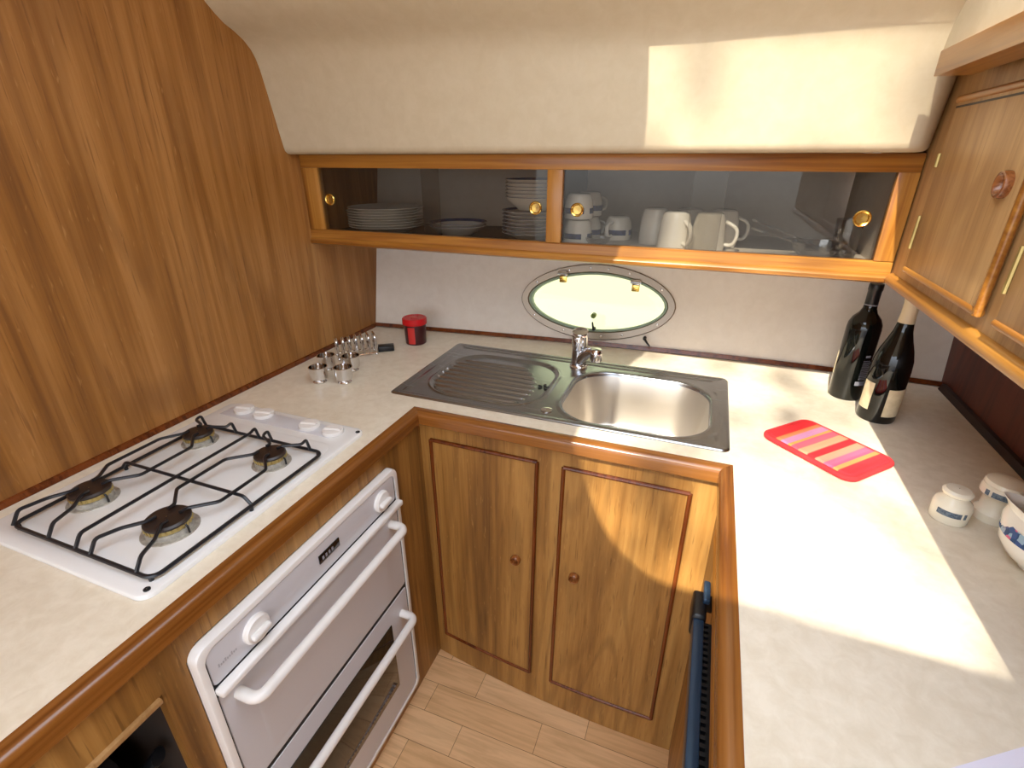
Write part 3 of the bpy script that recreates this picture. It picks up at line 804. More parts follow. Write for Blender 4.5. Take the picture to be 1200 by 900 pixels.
# tap
tp = thing('mixer_tap', 'chrome single-lever mixer tap standing behind the sink bowl', 'tap', (-.315,1.402,WT+.002))
c = V((-.315,1.404,WT+.0015))
bm = new(); lathe(bm, [(.028,0),(.028,.004),(.0245,.007),(.0235,.010),(.0235,.066)], c, 40, cap=True); obj('body', bm, 'chrome', tp)
bm = new(); vs = lathe(bm, [(.0235,.0675),(.0245,.070),(.0245,.108),(.0235,.113),(.020,.1155),(.001,.116)], c, 40, cap=False)
for v in vs:
    if v.co.z > c.z+.1: v.co.z += (v.co.y-c.y)*.22
hd = obj('lever_cap', bm, 'chrome', tp)
bm = new(); box(bm, c+V((-.011,-.036,.060)), c+V((.011,-.0235,.106)), .005, 3); obj('lever', bm, 'chrome', hd)
bm = new(); tube(bm, smooth_path([c+V((.004,-.008,.020)), c+V((.020,-.022,.048)), c+V((.038,-.034,.066)), c+V((.056,-.044,.068))]), lambda t: .0165-.003*t, 18); sp = obj('spout', bm, 'chrome', tp)
bm = new(); q = c+V((.060,-.046,.066)); lathe(bm, [(.0160,-.022),(.0175,-.018),(.0175,.008),(.014,.014),(.001,.015)], q, 28, cap=True); obj('aerator', bm, 'chrome', sp)

# ------------------------------------------------------------------ glazed shelf unit
SFY = 1.265; SZ0, SZ1 = 1.257, 1.507; SL, SR = XL+.001, .3665
sh = thing('glazed_shelf_unit', 'long teak shelf unit with sliding glass doors across the back wall', 'shelf', (-.39, 1.4, SZ0))
bm = new(); box(bm, (SL, SFY, 1.474), (SR, SFY+.020, SZ1+.0015), .001); obj('top_rail', bm, 'frame_x', sh)
bm = new()
prism(bm, [(SFY+.02,1.2575),(SFY+.003,1.2575),(SFY-.006,1.262),(SFY-.008,1.270),(SFY-.004,1.277),(SFY,1.279),(SFY,1.300),(SFY+.003,1.303),(SFY+.02,1.303)], 'x', SL, SR)
obj('bottom_rail', bm, 'frame_x', sh)
bm = new(); box(bm, (SL, SFY-.0005, 1.303), (-1.082, SFY+.0195, 1.474), .001); obj('stile', bm, 'frame_z', sh)
bm = new(); box(bm, (-.389, SFY-.0005, 1.303), (-.350, SFY+.0195, 1.474), .001); obj('mullion', bm, 'frame_z', sh)
bm = new(); box(bm, (.330, SFY-.0005, 1.303), (SR, SFY+.0195, 1.474), .001); obj('stile', bm, 'frame_z', sh)
def board(bm, za, zb, ya=SFY+.0205):
    pts = [(SL, ya), (SR, ya)] + [(SR+(SL-SR)*i/12, hull_y(SR+(SL-SR)*i/12, za)-.003) for i in range(13)]
    prism(bm, pts, 'z', za, zb)
bm = new(); board(bm, 1.262, 1.287); obj('shelf_board', bm, 'hull', sh, 'white shelf board')
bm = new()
prism(bm, [(SL+.001, SFY+.022), (-.391, SFY+.022), (-.391, hull_y(-.39,1.29)-.005), (SL+.001, hull_y(SL,1.29)-.005)], 'z', 1.2871, 1.2872); obj('bay_shade_sheet', bm, 'shade_brown', sh, 'dark brown sheet painting the shade in the left bay')  # thin dark sheet laid on the board as the bay's shade
bm = new(); board(bm, 1.490, 1.506); obj('top_board', bm, 'shade_brown', sh)  # coloured dark for the shade at the top of the bays
bm = new(); box(bm, (.348, SFY+.021, 1.287), (SR, hull_y(.35,1.29)-.004, 1.49)); obj('end_panel', bm, 'hull', sh)
bm = new(); box(bm, (-.390, SFY+.05, 1.287), (-.384, hull_y(-.39,1.29)-.004, 1.49)); obj('divider', bm, 'shade_brown', sh)  # same dark colour for the bay's shade
def pane(xa, xb, y, kx, kz):
    bm = new(); box(bm, (xa, y, 1.296), (xb, y+.004, 1.480)); p = obj('glass_door', bm, 'pane', sh, 'smoky sliding glass pane', smooth=0)
    bm = new(); prof = [(.0165,0),(.0165,.003),(.0145,.0048),(.0120,.0035),(.0105,-.001),(.0005,-.0015)]
    lathe(bm, prof, (kx, y, kz), 28, '-y', cap=False); obj('finger_pull', bm, 'brass', p, 'round brass finger pull')
pane(-1.095, -.692, SFY+.004, -1.052, 1.389)
pane(-.748, -.380, SFY+.010, -.421, 1.384)
pane(-.362, .021, SFY+.010, -.313, 1.383)
pane(-.049, .345, SFY+.004, .290, 1.386)

# crockery inside (shelf top z = 1.287)
SZ = 1.2873
def plate_profile(r, h):
    return [(.001,.002),(r*.58,.002),(r*.60,0),(r*.66,0),(r*.70,.004),(r*.97,h),(r,h+.001),(r*.99,h+.0025),(r*.70,.0075),(r*.62,.0045),(.001,.004)]
bm = new(); lathe(bm, plate_profile(.120,.016), (0,0,0), 56, cap=False); P0 = tag(obj('dinner_plate', bm, 'china'), 'white dinner plate at the bottom of the stack behind the leftmost glass pane', 'plate', 'dinner plates stacked in the left shelf bay')
P0.location = (-.975, 1.432, SZ)
for i in range(1, 8):
    jx, jy = random.uniform(-.002,.002), random.uniform(-.002,.002)
    pos = {7: 'top'}.get(i)
    dup(P0, (-.975+jx, 1.432+jy, SZ+i*.0078), 0, 'white dinner plate on top of the leftmost stack on the shelf' if i == 7 else 'white dinner plate inside the leftmost stack, between its top and bottom plates')
def rim_bowl(name, r, h, label, cat, group, loc, rimcol='navy'):
    t = thing(name, label, cat, (0,0,0), group)
    bm = new(); lathe(bm, [(.001,.003),(r*.48,.003),(r*.50,0),(r*.56,0),(r*.6,.004),(r*.92,h*.75),(r,h),(r*.985,h+.0015),(r*.90,h*.80),(r*.58,.0085),(.001,.006)], (0,0,0), 48, cap=False); obj('bowl_body', bm, 'china', t)
    bm = new(); lathe(bm, [(r*.992,h+.0008),(r*.985,h+.0018),(r*.905,h*.82+.0008),(r*.86,h*.70)], (0,0,0), 48, cap=False); obj('rim_band', bm, rimcol, t, 'navy patterned rim band')
    t.location = loc; return t
rb = rim_bowl('shallow_bowl', .088, .026, 'shallow white bowl with navy rim, lower of the pair beside the tall stacks', 'bowl', 'pair of shallow bowls', (-.722,1.432,SZ))
dup(rb, (-.720,1.434,SZ+.009), .2, 'shallow white bowl with navy rim, upper of the pair beside the tall stacks')
s0 = rim_bowl('side_dish', .088, .018, 'navy-rimmed white dish at the bottom of the stack beside the shelf mullion', 'dish', 'side dishes stacked beside the mullion', (-.482,1.432,SZ))
for i in range(1, 7):
    dup(s0, (-.482+random.uniform(-.0015,.0015), 1.432, SZ+i*.0098), i*.7, 'navy-rimmed white dish on top of the lower stack beside the mullion' if i == 6 else 'navy-rimmed white dish between the top and bottom dishes of the lower stack beside the mullion')
b0 = rim_bowl('cereal_bowl', .083, .034, 'white cereal bowl, lowest of those piled on the dishes beside the mullion', 'bowl', 'cereal bowls piled on the side dishes', (-.478,1.436,SZ+.0785))
for i in range(1, 6):
    dup(b0, (-.478, 1.436, SZ+.0785+i*.0092), i*.9, 'white cereal bowl at the very top of the pile beside the mullion' if i == 5 else 'white cereal bowl within the upper pile beside the mullion, between its top and lowest bowl')

def mug(name, label, cat, group, r, h, loc, rotz, invert, band=False, handle=True, taper=.88):
    t = thing(name, label, cat, (0,0,0), group)
    zf = (lambda z: h-z) if invert else (lambda z: z)
    prof = [(.001,.0),(r*taper*.72,.0),(r*taper*.88,.003),(r*taper*.97,.010),(r*(taper+.06),h*.3),(r,h*.7),(r,h-.001),(r-.0015,h),(r-.003,h-.001),(r-.0035,h*.6),(r*taper-.004,.008),(.001,.006)]
    bm = new(); lathe(bm, [(a, zf(z)) for a, z in prof], (0,0,0), 40, cap=False); obj('cup_body', bm, 'china', t)
    if handle:
        bm = new(); pts = [(r*.95,0,h*.80),(r+.018,0,h*.82),(r+.027,0,h*.60),(r+.024,0,h*.36),(r*.93,0,h*.22)]
        tube(bm, smooth_path([V((x,y,zf(z))) for x, y, z in pts], 2), .0045, 10, flat=(1.3,1)); obj('handle', bm, 'china', t)
    if band:
        bm = new()
        for a0, a1 in ((-2.6,-.9),(-.6,1.1),(1.4,3.2)):
            n = 16
            lo, hi = h*.56, h*.78
            A = [bm.verts.new(((r+.0006)*math.cos(a0+(a1-a0)*i/n), (r+.0006)*math.sin(a0+(a1-a0)*i/n), zf(lo))) for i in range(n+1)]
            B = [bm.verts.new(((r+.0006)*math.cos(a0+(a1-a0)*i/n), (r+.0006)*math.sin(a0+(a1-a0)*i/n), zf(hi))) for i in range(n+1)]
            A2 = [bm.verts.new(v.co*1 - V((v.co.x,v.co.y,0)).normalized()*.001) for v in A]; B2 = [bm.verts.new(v.co*1 - V((v.co.x,v.co.y,0)).normalized()*.001) for v in B]
            for i in range(n):
                bm.faces.new((A[i], A[i+1], B[i+1], B[i])); bm.faces.new((A2[i], B2[i], B2[i+1], A2[i+1]))
                bm.faces.new((A[i], A2[i], A2[i+1], A[i+1])); bm.faces.new((B[i], B[i+1], B2[i+1], B2[i]))
            bm.faces.new((A[0], B[0], B2[0], A2[0])); bm.faces.new((A[n], A2[n], B2[n], B[n]))
        bmesh.ops.recalc_face_normals(bm, faces=bm.faces); obj('band', bm, 'navy', t, 'navy printed band')
    t.location = loc; t.rotation_euler = (0,0,rotz); return t
GC = 'navy-banded cups right of the mullion'
cA = mug('banded_cup', 'navy-banded white cup, lower front one right of the shelf mullion', 'cup', GC, .0385, .063, (-.336,1.388,SZ), 2.0, True, True)
dup(cA, (-.336,1.388,SZ+.0645), 2.1, 'navy-banded white cup stacked on top behind the brass finger pull')
dup(cA, (-.330,1.478,SZ), .9, 'navy-banded white cup, lower one of the rear stack right of the mullion')
dup(cA, (-.330,1.478,SZ+.0645), .9, 'navy-banded white cup on top of the rear stack right of the mullion')
dup(cA, (-.246,1.500,SZ), -1.9, 'navy-banded white cup standing alone upside down in the right bay')
GM = 'plain white mugs upside down in the right bay'
mA = mug('white_mug', 'plain white mug upside down, leftmost of the white mugs', 'mug', GM, .040, .092, (-.140,1.452,SZ), 1.7, True, taper=.86)
dup(mA, (-.082,1.375,SZ), -.9, 'plain white mug upside down, middle of the front white mugs')
dup(mA, (-.002,1.372,SZ), -.15, 'plain white mug with its handle to the right, rightmost of the white mugs')
dup(mA, (-.055,1.475,SZ), 1.2, 'plain white mug half hidden behind the middle front mug')
dup(mA, (.030,1.470,SZ), .3, 'plain white mug half hidden behind the rightmost mug')
# cut crystal
cg = thing('crystal_dish', 'cut crystal dish standing at the right end of the shelf', 'dish', (.235,1.36,SZ))
bm = new(); vs = lathe(bm, [(.001,.002),(.026,0),(.030,.004),(.044,.020),(.050,.036),(.047,.036),(.040,.020),(.024,.007),(.001,.006)], (.235,1.36,SZ), 20, cap=False)
for i, v in enumerate(vs):
    if i % 2: d = V((v.co.x-.235, v.co.y-1.36, 0)); v.co += d*.10
obj('dish_body', bm, 'crystal', cg, smooth=0)
tag(obj('salad_server', tube(new(), smooth_path([(.255,1.365,SZ+.018),(.18,1.36,SZ+.048),(.09,1.355,SZ+.080)]), .0024, 8), 'crystal'), 'clear salad server leaning out of the crystal dish, the higher one', 'server')
tag(obj('salad_server', tube(new(), smooth_path([(.245,1.345,SZ+.014),(.17,1.345,SZ+.040),(.092,1.342,SZ+.062)]), .0024, 8), 'crystal'), 'clear salad server leaning out of the crystal dish, the lower one', 'server')
bm = new(); lathe(bm, [(.001,.006),(.024,.0),(.026,.003),(.029,.085),(.027,.085),(.024,.012),(.001,.010)], (.300,1.40,SZ), 12, cap=False)
tag(obj('tumbler', bm, 'crystal', smooth=0), 'faceted glass tumbler in the right end corner of the shelf', 'glass')
bm = new(); vs = lathe(bm, [(.001,.002),(.018,0),(.020,.003),(.028,.016),(.030,.022),(.027,.022),(.018,.006),(.001,.005)], (-.272,1.352,SZ), 16, cap=False)
for i, v in enumerate(vs):
    if i % 2: d = V((v.co.x+.272, v.co.y-1.352, 0)); v.co += d*.12
tag(obj('egg_glass', bm, 'crystal', smooth=0), 'tiny cut glass dish in front of the lone banded cup', 'dish')

# ------------------------------------------------------------------ right wall cabinet
RX = .367
rc = thing('wall_cabinet', 'oak wall cabinet, bounced sun in its pale colour, with panelled doors above the right worktop', 'cabinet', (.5,.5,1.257))
bm = new(); box(bm, (RX+.002, -.35, 1.262), (XR-.001, 1.60, 1.654)); obj('carcass', bm, 'pale_lit_wood', rc)
bm = new(); prism(bm, [(RX+.012,1.2575),(RX-.003,1.2575),(RX-.008,1.261),(RX-.010,1.268),(RX-.008,1.276),(RX-.003,1.281),(RX+.0015,1.282),(RX+.012,1.282)], 'y', -.35, 1.256); obj('bottom_rail', bm, 'frame_y', rc)
def rdoor(y0, y1, z0, z1, hinge_far, knob_y, knob_z):
    bm = new(); box(bm, (RX-.010, y0+.008, z0+.008), (RX+.0019, y1, z1-.004), .0012); d = obj('door', bm, 'pale_lit_wood', rc)
    bm = new()
    for pts in ([(RX-.007, y0, z0+.005), (RX-.007, y1, z0+.005)], [(RX-.007, y0+.005, z0), (RX-.007, y0+.005, z1)], [(RX-.007, y0, z1-.003), (RX-.007, y1, z1-.003)]):
        tube(bm, pts, .0062, 12)
    obj('edge_moulding', bm, 'frame_y', d, 'golden rounded edge moulding')
    bm = new(); box(bm, (RX-.0106, y0+.010, z1-.016), (RX-.009, y1-.002, z1-.013)); obj('dark_line', bm, 'blackwood', d)  # thin dark strip across the top of the door
    bm = new(); lathe(bm, [(.0175,0),(.018,.005),(.0165,.009),(.014,.0095),(.0105,.006),(.0085,.001),(.001,.0008)], (RX-.010, knob_y, knob_z), 28, '-x', cap=False); obj('knob', bm, 'woodknob', d, 'dished reddish wooden knob')
    for zz in (1.345, 1.485):
        bm = new(); tube(bm, [(RX-.0105, y1+.003, zz), (RX-.0105, y1+.003, zz+(.058 if zz < 1.4 else .022))], .0035, 8); obj('hinge', bm, 'brassy', d)
rdoor(.845, 1.163, 1.302, 1.592, True, .895, 1.468)
rdoor(.470, .795, 1.302, 1.592, True, .745, 1.468)
bm = new(); box(bm, (.300, -.50, 1.619), (.352, 1.118, 1.6545), .0015); tag(obj('ceiling_beam', bm, 'frame_y'), 'square oak beam under the ceiling above the wall cabinet doors', 'beam')

# ------------------------------------------------------------------ right base unit and black rail
RB = .106
rbx = thing('right_base_unit', 'oak-effect base unit under the sunlit right-hand worktop', 'cabinet', (.4,.2,0))
bm = new(); box(bm, (RB, EY+.01, .001), (XR-.002, 1.04, T0-.001)); obj('carcass', bm, 'cab_wood', rbx)
bm = new(); 
for zc in (.864, .846, .828, .810, .792): tube(bm, [(RB-.0005, EY+.02, zc), (RB-.0005, .90, zc)], .0065, 10)
obj('reeded_strip', bm, 'frame_y', rbx, 'reeded wooden strip')
rl = thing('refrigerator_rail', 'black and blue-grey ribbed rail fixed along the right-hand base unit', 'rail', (.09,.3,.76))
bm = new(); box(bm, (RB-.035, -.5, .745), (RB-.017, .700, .779), .003); obj('bar', bm, 'bluegrey', rl, 'blue-grey bar')
bm = new(); box(bm, (RB-.017, -.5, .750), (RB-.0005, .70, .764))
for k in range(100):
    y = .69-k*.0115; box(bm, (RB-.0165, y-.003, .764), (RB-.009, y+.003, .772))
obj('ribbed_gasket', bm, 'black_plastic', rl, 'black ribbed gasket')
bm = new(); box(bm, (RB-.038, .690, .735), (RB-.014, .752, .786), .006, 3); box(bm, (RB-.026, .745, .742), (RB-.0005, .762, .770), .003); obj('end_cap', bm, 'black_plastic', rl, 'black plastic end cap')
bm = new(); box(bm, (RB-.022, .72, .785), (RB-.010, .768, .797), .003); obj('clip', bm, 'bluegrey', rl, 'grey clip')

# ------------------------------------------------------------------ things on the worktop
ZT = WT+.0004
# egg cups
def egg_profile():
    return [(.001,.001),(.0185,.0),(.0195,.0025),(.0165,.006),(.0175,.008),(.0225,.012),(.0245,.020),(.0248,.040),(.0262,.043),(.0262,.047),(.0240,.047),(.0232,.040),(.0225,.022),(.018,.014),(.001,.011)]
GE = 'chrome egg cups by the toast rack'
bm = new(); lathe(bm, egg_profile(), (0,0,0), 32, cap=False); e0 = tag(obj('egg_cup', bm, 'chrome'), 'chrome egg cup, front left of the four', 'egg cup', GE); e0.location = (-.980,1.030,ZT)
dup(e0, (-.912,1.053,ZT), 0, 'chrome egg cup, front right of the four')
dup(e0, (-1.020,1.112,ZT), 0, 'chrome egg cup, rear left of the four')
dup(e0, (-.948,1.135,ZT), 0, 'chrome egg cup, rear right of the four')
# toast rack
tr = thing('toast_rack', 'silver wire toast rack against the wooden wall', 'toast rack', (-1.01,1.235,ZT))
a0, a1 = V((-1.036,1.186,0)), V((-.955,1.272,0)); ax = (a1-a0).normalized(); pr = V((-ax.y, ax.x, 0))
bm = new()
for side in (0, .045): tube(bm, [a0+pr*side+V((0,0,ZT+.008)), a1+pr*side+V((0,0,ZT+.008))], .0036, 8)
obj('base_rail', bm, 'chrome', tr)
for i in range(7):
    p = a0.lerp(a1, i/6)
    bm = new(); tube(bm, round_path([p+V((0,0,ZT+.006)), p+pr*.004+V((0,0,ZT+.068)), p+pr*.041+V((0,0,ZT+.068)), p+pr*.045+V((0,0,ZT+.006))], .012, 5), .0036, 8, flat=(1,1)); obj('wire_arch', bm, 'chrome', tr)
bm = new()
for p in (a0, a0+pr*.045, a1, a1+pr*.045): lathe(bm, [(.004,0),(.005,.004),(.003,.007)], p+V((0,0,ZT)), 12)
obj('foot', bm, 'chrome', tr)
bm = new(); lathe(bm, [(.0,0)], (0,0,0), 3, cap=False) if False else None
rotb = Matrix.Rotation(math.radians(35), 4, 'Z')
bm = new(); box(bm, (-.026,-.016,0), (.026,.016,.018), .002); bmesh.ops.transform(bm, matrix=Matrix.Translation((-.950,1.318,ZT)) @ rotb, verts=bm.verts)
mk = tag(obj('matchbox', bm, 'black_plastic', loc=(-.950,1.318,ZT)), 'small flat black box lying at the far end of the toast rack', 'box')
# red tin
rt = thing('storage_tin', 'small dark maroon tin with a bright red lid in the back left corner', 'tin', (-.896,1.420,ZT))
bm = new(); lathe(bm, [(.001,0),(.033,0),(.035,.002),(.0375,.072),(.001,.072)], (-.896,1.420,ZT), 36, cap=False); tb = obj('tin_body', bm, 'darkred', rt)
bm = new(); lathe(bm, [(.0415,.070),(.0420,.072),(.0415,.088),(.039,.091),(.033,.0915),(.032,.0895),(.001,.0895)], (-.896,1.420,ZT), 36, cap=False); lid = obj('lid', bm, 'red', rt, 'bright red lid')
bm = new(); lathe(bm, [(.001,.0898),(.013,.0898),(.012,.0915),(.001,.0918)], (-.896,1.420,ZT), 20, cap=False); obj('lid_emblem', bm, 'redlabel', lid)
def arc_label(bm, c, rf, z0, z1, a0, a1, n=14, th=.0008):
    c = V(c)
    Q = []
    for z in (z0, z1):
        for t in (0, th):
            Q.append([bm.verts.new(c+V(((rf(z)+t)*math.cos(a0+(a1-a0)*i/n), (rf(z)+t)*math.sin(a0+(a1-a0)*i/n), z))) for i in range(n+1)])
    i0, o0, i1, o1 = Q
    for A, B in ((o0,o1),(o1,i1),(i1,i0),(i0,o0)):
        for i in range(n): bm.faces.new((A[i], A[i+1], B[i+1], B[i]))
    bm.faces.new((i0[0],o0[0],o1[0],i1[0])); bm.faces.new((i0[n],i1[n],o1[n],o0[n]))
    bmesh.ops.recalc_face_normals(bm, faces=bm.faces)
bm = new(); arc_label(bm, (-.896,1.420,ZT), lambda z: .0352+.0024*z/.072, .006, .064, math.radians(-100), math.radians(-62)); obj('tin_label', bm, 'redlabel', rt, 'red printed label')

# wine bottles
def bottle(c, prof, label):
    t = thing('wine_bottle', label, 'bottle', c)
    bm = new(); lathe(bm, prof, c, 48, cap=False); o = obj('glass_body', bm, 'bottle', t); return t, o
c1 = V((.404,1.462,ZT))
bord = [(.001,.006),(.030,.002),(.036,.0),(.0385,.005),(.0385,.190),(.037,.203),(.031,.217),(.020,.230),(.0152,.242),(.0142,.255),(.0142,.300)]
t1, o1 = bottle(c1, bord, 'tall dark wine bottle with black capsule in the back right corner')
bm = new(); lathe(bm, [(.0147,.238),(.0147,.286),(.0160,.288),(.0160,.300),(.0150,.303),(.001,.303)], c1, 32, cap=False); cpo = obj('capsule', bm, 'black_plastic', t1, 'black foil capsule')
bm = new(); lathe(bm, [(.0150,.250),(.0150,.2525)], c1, 32, cap=False); obj('capsule_ring', bm, 'greyink', cpo)
bm = new(); arc_label(bm, c1, lambda z: .0388, .060, .120, math.radians(140), math.radians(180)); lb1 = obj('front_label', bm, 'label', t1, 'pale paper label turned away')
bm = new()
arc_label(bm, c1, lambda z: .0388, .045, .056, math.radians(-82), math.radians(-45)); arc_label(bm, c1, lambda z: .0388, .122, .128, math.radians(-70), math.radians(-52))
for k in range(13): arc_label(bm, c1, lambda z: .0388, .062+k*.0042, .0632+k*.0042, math.radians(-74), math.radians(-48+4*(k % 3)))
obj('back_label', bm, 'greyink', t1, 'small grey printed back label')
c2 = V((.449,1.345,ZT))
burg = [(.001,.006),(.033,.002),(.0385,.0),(.0405,.005),(.0405,.130),(.0385,.155),(.033,.178),(.0255,.200),(.019,.222),(.0155,.245),(.0142,.262),(.0142,.292)]
t2, o2 = bottle(c2, burg, 'dark sloping-shouldered wine bottle with cream capsule, nearer the red cloth')
bm = new(); lathe(bm, [(.0168,.243),(.0152,.262),(.0152,.288),(.0162,.290),(.0162,.300),(.0150,.303),(.001,.303)], c2, 32, cap=False); obj('capsule', bm, 'foil', t2, 'cream foil capsule')
bm = new(); arc_label(bm, c2, lambda z: .0408, .020, .090, math.radians(-92), math.radians(-22)); obj('front_label', bm, 'label', t2, 'cream paper label')
bm = new(); arc_label(bm, c2, lambda z: .0408, .030, .098, math.radians(-178), math.radians(-135)); obj('back_label', bm, 'label', t2, 'narrow cream back label')

# quilted pot holder
ph = thing('pot_holder', 'red striped quilted cloth pot holder on the sunlit worktop', 'pot holder', (.31,1.125,ZT))
cor = [V((.190,1.124,0)), V((.335,.992,0)), V((.428,1.118,0)), V((.275,1.268,0))]    # near-left, near, right, far
ctr = sum(cor, V())/4; pa = ((cor[1]+cor[2])/2-(cor[0]+cor[3])/2)
Lp = pa.length; pa.normalize(); pb = V((-pa.y, pa.x, 0)); Wp = .150
nu, nv = 40, 24
def pad_pt(u, v, top):
    x = (u-.5)*Lp; y = (v-.5)*Wp
    ex = 1-abs(2*u-1); ey = 1-abs(2*v-1)
    # rounded corners
    rx, ry, rr_ = Lp/2, Wp/2, .022
    qx, qy = abs(x)-(rx-rr_), abs(y)-(ry-rr_)
    if qx > 0 and qy > 0:
        m_ = max(qx, qy); l = math.hypot(qx, qy); x = math.copysign(rx-rr_+qx*m_/l, x); y = math.copysign(ry-rr_+qy*m_/l, y)
    edge = min(ex*Lp/2, ey*Wp/2)
    th = .007*min(1, (edge/.006))**.5 + .0012*math.sin(u*40)*math.sin(v*3)
    z = ZT+.006+(th if top else -min(.0055, .0055*min(1,(edge/.004))**.5))
    return (x, y, z)
bm = new()
for top in (True, False):
    G = [[bm.verts.new(pad_pt(i/nu, j/nv, top)) for i in range(nu+1)] for j in range(nv+1)]
    for j in range(nv):
        for i in range(nu):
            f = (G[j][i], G[j][i+1], G[j+1][i+1], G[j+1][i]); bm.faces.new(f if top else f[::-1])
bmesh.ops.remove_doubles(bm, verts=bm.verts, dist=.0004)
padrot = Matrix(((pa.x, pb.x, 0), (pa.y, pb.y, 0), (0,0,1)))
LOC[ph.name] = V((0,0,0)); ph.location = (ctr.x, ctr.y, 0); ph.rotation_euler = (0, 0, math.atan2(pa.y, pa.x))
obj('quilted_pad', bm, 'stripes', ph, smooth=60)
bm = new(); rrp = round_rect(-Lp/2, -Wp/2, Lp/2, Wp/2, .022, 6); tube(bm, [V((x, y, ZT+.0062)) for x, y in rrp], .0056, 10, closed=True); obj('piping', bm, 'red_cloth', ph, 'red piped edge')

# shakers
def band_rect(bm, c, rf, z0, z1, a0, a1): arc_label(bm, c, rf, z0, z1, math.radians(a0), math.radians(a1), 18, .0007)
k1 = V((.470,.945,ZT)); ss = thing('salt_shaker', 'squat cream shaker with slate patterned band, the shorter of two', 'shaker', k1)
bm = new(); lathe(bm, [(.001,0),(.026,0),(.028,.003),(.0285,.030),(.026,.038),(.0185,.045),(.017,.049),(.021,.052),(.022,.057),(.018,.061),(.001,.063)], k1, 40, cap=False); obj('body', bm, 'china_shade', ss)
bm = new(); band_rect(bm, k1, lambda z: .0287, .018, .028, -150, -80); band_rect(bm, k1, lambda z: .0287, .018, .028, -72, -64); obj('band', bm, 'slate', ss, 'slate blue patterned band')
k2 = V((.543,.972,ZT)); ps = thing('pepper_shaker', 'taller cream shaker with broad mushroom top near the jug', 'shaker', k2)
bm = new(); lathe(bm, [(.001,0),(.027,0),(.029,.003),(.029,.016),(.026,.020),(.0235,.024),(.0235,.044),(.026,.048),(.031,.052),(.031,.064),(.029,.068),(.030,.071),(.028,.077),(.015,.082),(.001,.083)], k2, 40, cap=False); obj('body', bm, 'china_shade', ps)
bm = new(); band_rect(bm, k2, lambda z: .0312, .053, .063, -140, -55); band_rect(bm, k2, lambda z: .0312, .053, .063, -160, -148); obj('band', bm, 'slate', ps, 'slate blue patterned band')
# jug
k3 = V((.566,.842,ZT)); jg = thing('milk_jug', 'round cream china jug with floral band at the right edge', 'jug', k3)
jp = [(.001,.0),(.034,0),(.038,.003),(.040,.008),(.058,.022),(.070,.040),(.072,.055),(.066,.072),(.056,.082),(.0555,.088),(.058,.094),(.0565,.0945),(.0535,.088),(.054,.082),(.063,.071),(.068,.055),(.066,.041),(.055,.025),(.038,.012),(.001,.010)]
bm = new(); vs = lathe(bm, jp, k3, 56, cap=False)
for v in vs:      # pull a spout towards the left back
    d = v.co-k3; a = math.atan2(d.y, d.x); da = abs(((a-math.radians(150)+math.pi) % (2*math.pi))-math.pi)
    if d.z > .058:
        t = (d.z-.058)/.037; w_ = math.exp(-(da/.42)**2)*t
        v.co += V((math.cos(math.radians(150))*.026*w_, math.sin(math.radians(150))*.026*w_, .010*w_))
obj('body', bm, 'china', jg)
def jr(z): return float(np.interp(z, [.022,.040,.055,.072,.082], [.058,.070,.072,.066,.056]))+.0008
bm = new()
zz = [.0555,.060,.064,.068,.0718]; n = 56; rows = []
for z in zz: rows.append([bm.verts.new(k3+V(((jr(z)+.0006)*math.cos(2*math.pi*i/n), (jr(z)+.0006)*math.sin(2*math.pi*i/n), z))) for i in range(n)])
for A, B in zip(rows, rows[1:]):
    for i in range(n): bm.faces.new((A[i], A[(i+1) % n], B[(i+1) % n], B[i]))
obj('floral_band', bm, 'floral' if 'floral' in M else 'slate', jg, 'blue and pink floral band')
bm = new(); tube(bm, smooth_path([k3+V((.052,-.02,.080)), k3+V((.085,-.035,.086)), k3+V((.098,-.04,.060)), k3+V((.085,-.035,.034)), k3+V((.058,-.024,.030))]), .006, 10); obj('handle', bm, 'china', jg)
# pale sheet in the near right corner
bm = new(); prism(bm, [(.318,.455),(.405,.512),(.60,.60),(.62,.20),(.36,.20)], 'z', ZT, ZT+.003)
tag(obj('paper_sheet', bm, 'lavender', smooth=0), 'pale lavender sheet lying in the near right corner of the worktop', 'paper')

# ------------------------------------------------------------------ trees outside that dapple the sun
SD = V((.2, 1.0, -.98)).normalized()
e1 = SD.cross(V((0,0,1))).normalized(); e2 = e1.cross(SD)
C0 = V((.05, 1.0, 1.15)) - SD*9.5
bm = new(); rnd = random.Random(11)
tw = thing('tree_branch', 'overhanging leafy branch outside, dappling the sunlight on the worktop', 'branch', C0)
for k in range(4):
    a = C0 + e1*rnd.uniform(-1.3,1.3) + e2*rnd.uniform(-.9,.2); b_ = a + e1*rnd.uniform(-.9,.9) + e2*rnd.uniform(.4,1.0) + SD*rnd.uniform(-.3,.3)
    tube(bm, smooth_path([a, a.lerp(b_,.5)+e1*rnd.uniform(-.15,.15), b_]), lambda t: .014*(1-.7*t), 6)
tube(bm, smooth_path([C0+e1*1.5-e2*.6, C0+e1*.5-e2*.5, C0-e1*.4-e2*.2, C0-e1*1.4+e2*.2]), lambda t: .018*(1-.6*t), 8)
obj('twigs', bm, 'bark', tw)
bm = new()
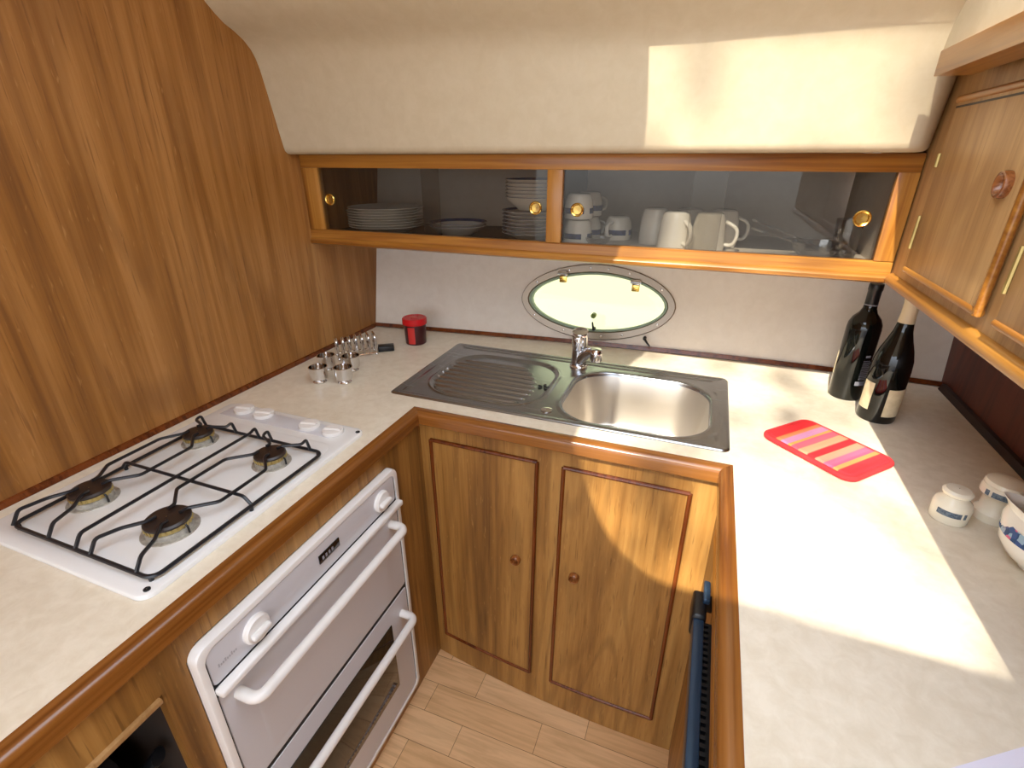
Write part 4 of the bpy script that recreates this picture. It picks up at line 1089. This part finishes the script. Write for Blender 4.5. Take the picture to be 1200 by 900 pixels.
for k in range(120):
    p = C0 + e1*rnd.gauss(0,.75) + e2*rnd.gauss(0,.75) + SD*rnd.uniform(-.4,.4)
    d = (e1*rnd.uniform(-1,1) + e2*rnd.uniform(-1,1) + SD*rnd.uniform(-.4,.4)).normalized(); w_ = d.cross(SD).normalized(); nn_ = d.cross(w_)
    l = rnd.uniform(.09,.17); h = l*.26
    pts = [p, p+d*l*.25+w_*h*.8, p+d*l*.55+w_*h, p+d*l*.85+w_*h*.45, p+d*l, p+d*l*.85-w_*h*.45, p+d*l*.55-w_*h, p+d*l*.25-w_*h*.8]
    top = [bm.verts.new(q+nn_*.002) for q in pts]; bot = [bm.verts.new(q-nn_*.002) for q in pts]
    bm.faces.new(top); bm.faces.new(bot[::-1])
    for i in range(8): j = (i+1) % 8; bm.faces.new((top[i], bot[i], bot[j], top[j]))
lv = obj('leaves', bm, 'leaf', tw); lv['kind'] = 'stuff'

# ------------------------------------------------------------------ light, world, camera
sun = bpy.data.lights.new('sun', 'SUN'); sun.energy = 5.8; sun.angle = math.radians(.6); sun.color = (1, .91, .74)
so_ = bpy.data.objects.new('sun', sun); COL.objects.link(so_); so_.location = (-.5,-2,4)
so_.rotation_euler = (-SD).to_track_quat('Z', 'Y').to_euler()

wd = bpy.data.worlds.new('world'); bpy.context.scene.world = wd; wd.use_nodes = True
nt = wd.node_tree; N, L = nt.nodes, nt.links; bg = N['Background']
tc = N.new('ShaderNodeTexCoord'); sp_ = N.new('ShaderNodeSeparateXYZ'); L.new(tc.outputs['Generated'], sp_.inputs[0])
rz = N.new('ShaderNodeValToRGB'); rz.color_ramp.elements[0].position = .46; rz.color_ramp.elements[1].position = .58
rz.color_ramp.elements[0].color = (.40,.38,.36,1); rz.color_ramp.elements[1].color = (1.08,1.18,1.34,1)
mz = N.new('ShaderNodeMath'); mz.operation = 'MULTIPLY_ADD'; mz.inputs[1].default_value = .5; mz.inputs[2].default_value = .5
L.new(sp_.outputs['Z'], mz.inputs[0]); L.new(mz.outputs[0], rz.inputs['Fac'])
gy = N.new('ShaderNodeMapRange'); gy.inputs['From Min'].default_value = .2; gy.inputs['From Max'].default_value = .6; L.new(sp_.outputs['Y'], gy.inputs['Value'])
mxw = N.new('ShaderNodeMixRGB'); L.new(gy.outputs['Result'], mxw.inputs['Fac']); L.new(rz.outputs['Color'], mxw.inputs['Color1'])
mxw.inputs['Color2'].default_value = (.33, .335, .215, 1)      # sunlit water and reeds outside the porthole
L.new(mxw.outputs['Color'], bg.inputs['Color']); bg.inputs['Strength'].default_value = 2.7

cam = bpy.data.cameras.new('camera'); co_ = bpy.data.objects.new('camera', cam); COL.objects.link(co_)
F = 587.0; cam.sensor_fit = 'HORIZONTAL'; cam.sensor_width = 36; cam.lens = 36*F/1200; cam.clip_start = .02
co_.location = (0, 0, 1.50)
pitch = math.atan(265/F); yaw = math.atan(245/math.hypot(F, 265))
co_.rotation_euler = (math.pi/2-pitch, 0, yaw)
sc = bpy.context.scene; sc.camera = co_
sc.view_settings.view_transform = 'Standard'; sc.view_settings.look = 'None'; sc.view_settings.gamma = 1
sc.view_settings.use_curve_mapping = False; sc.view_settings.exposure = 0.6
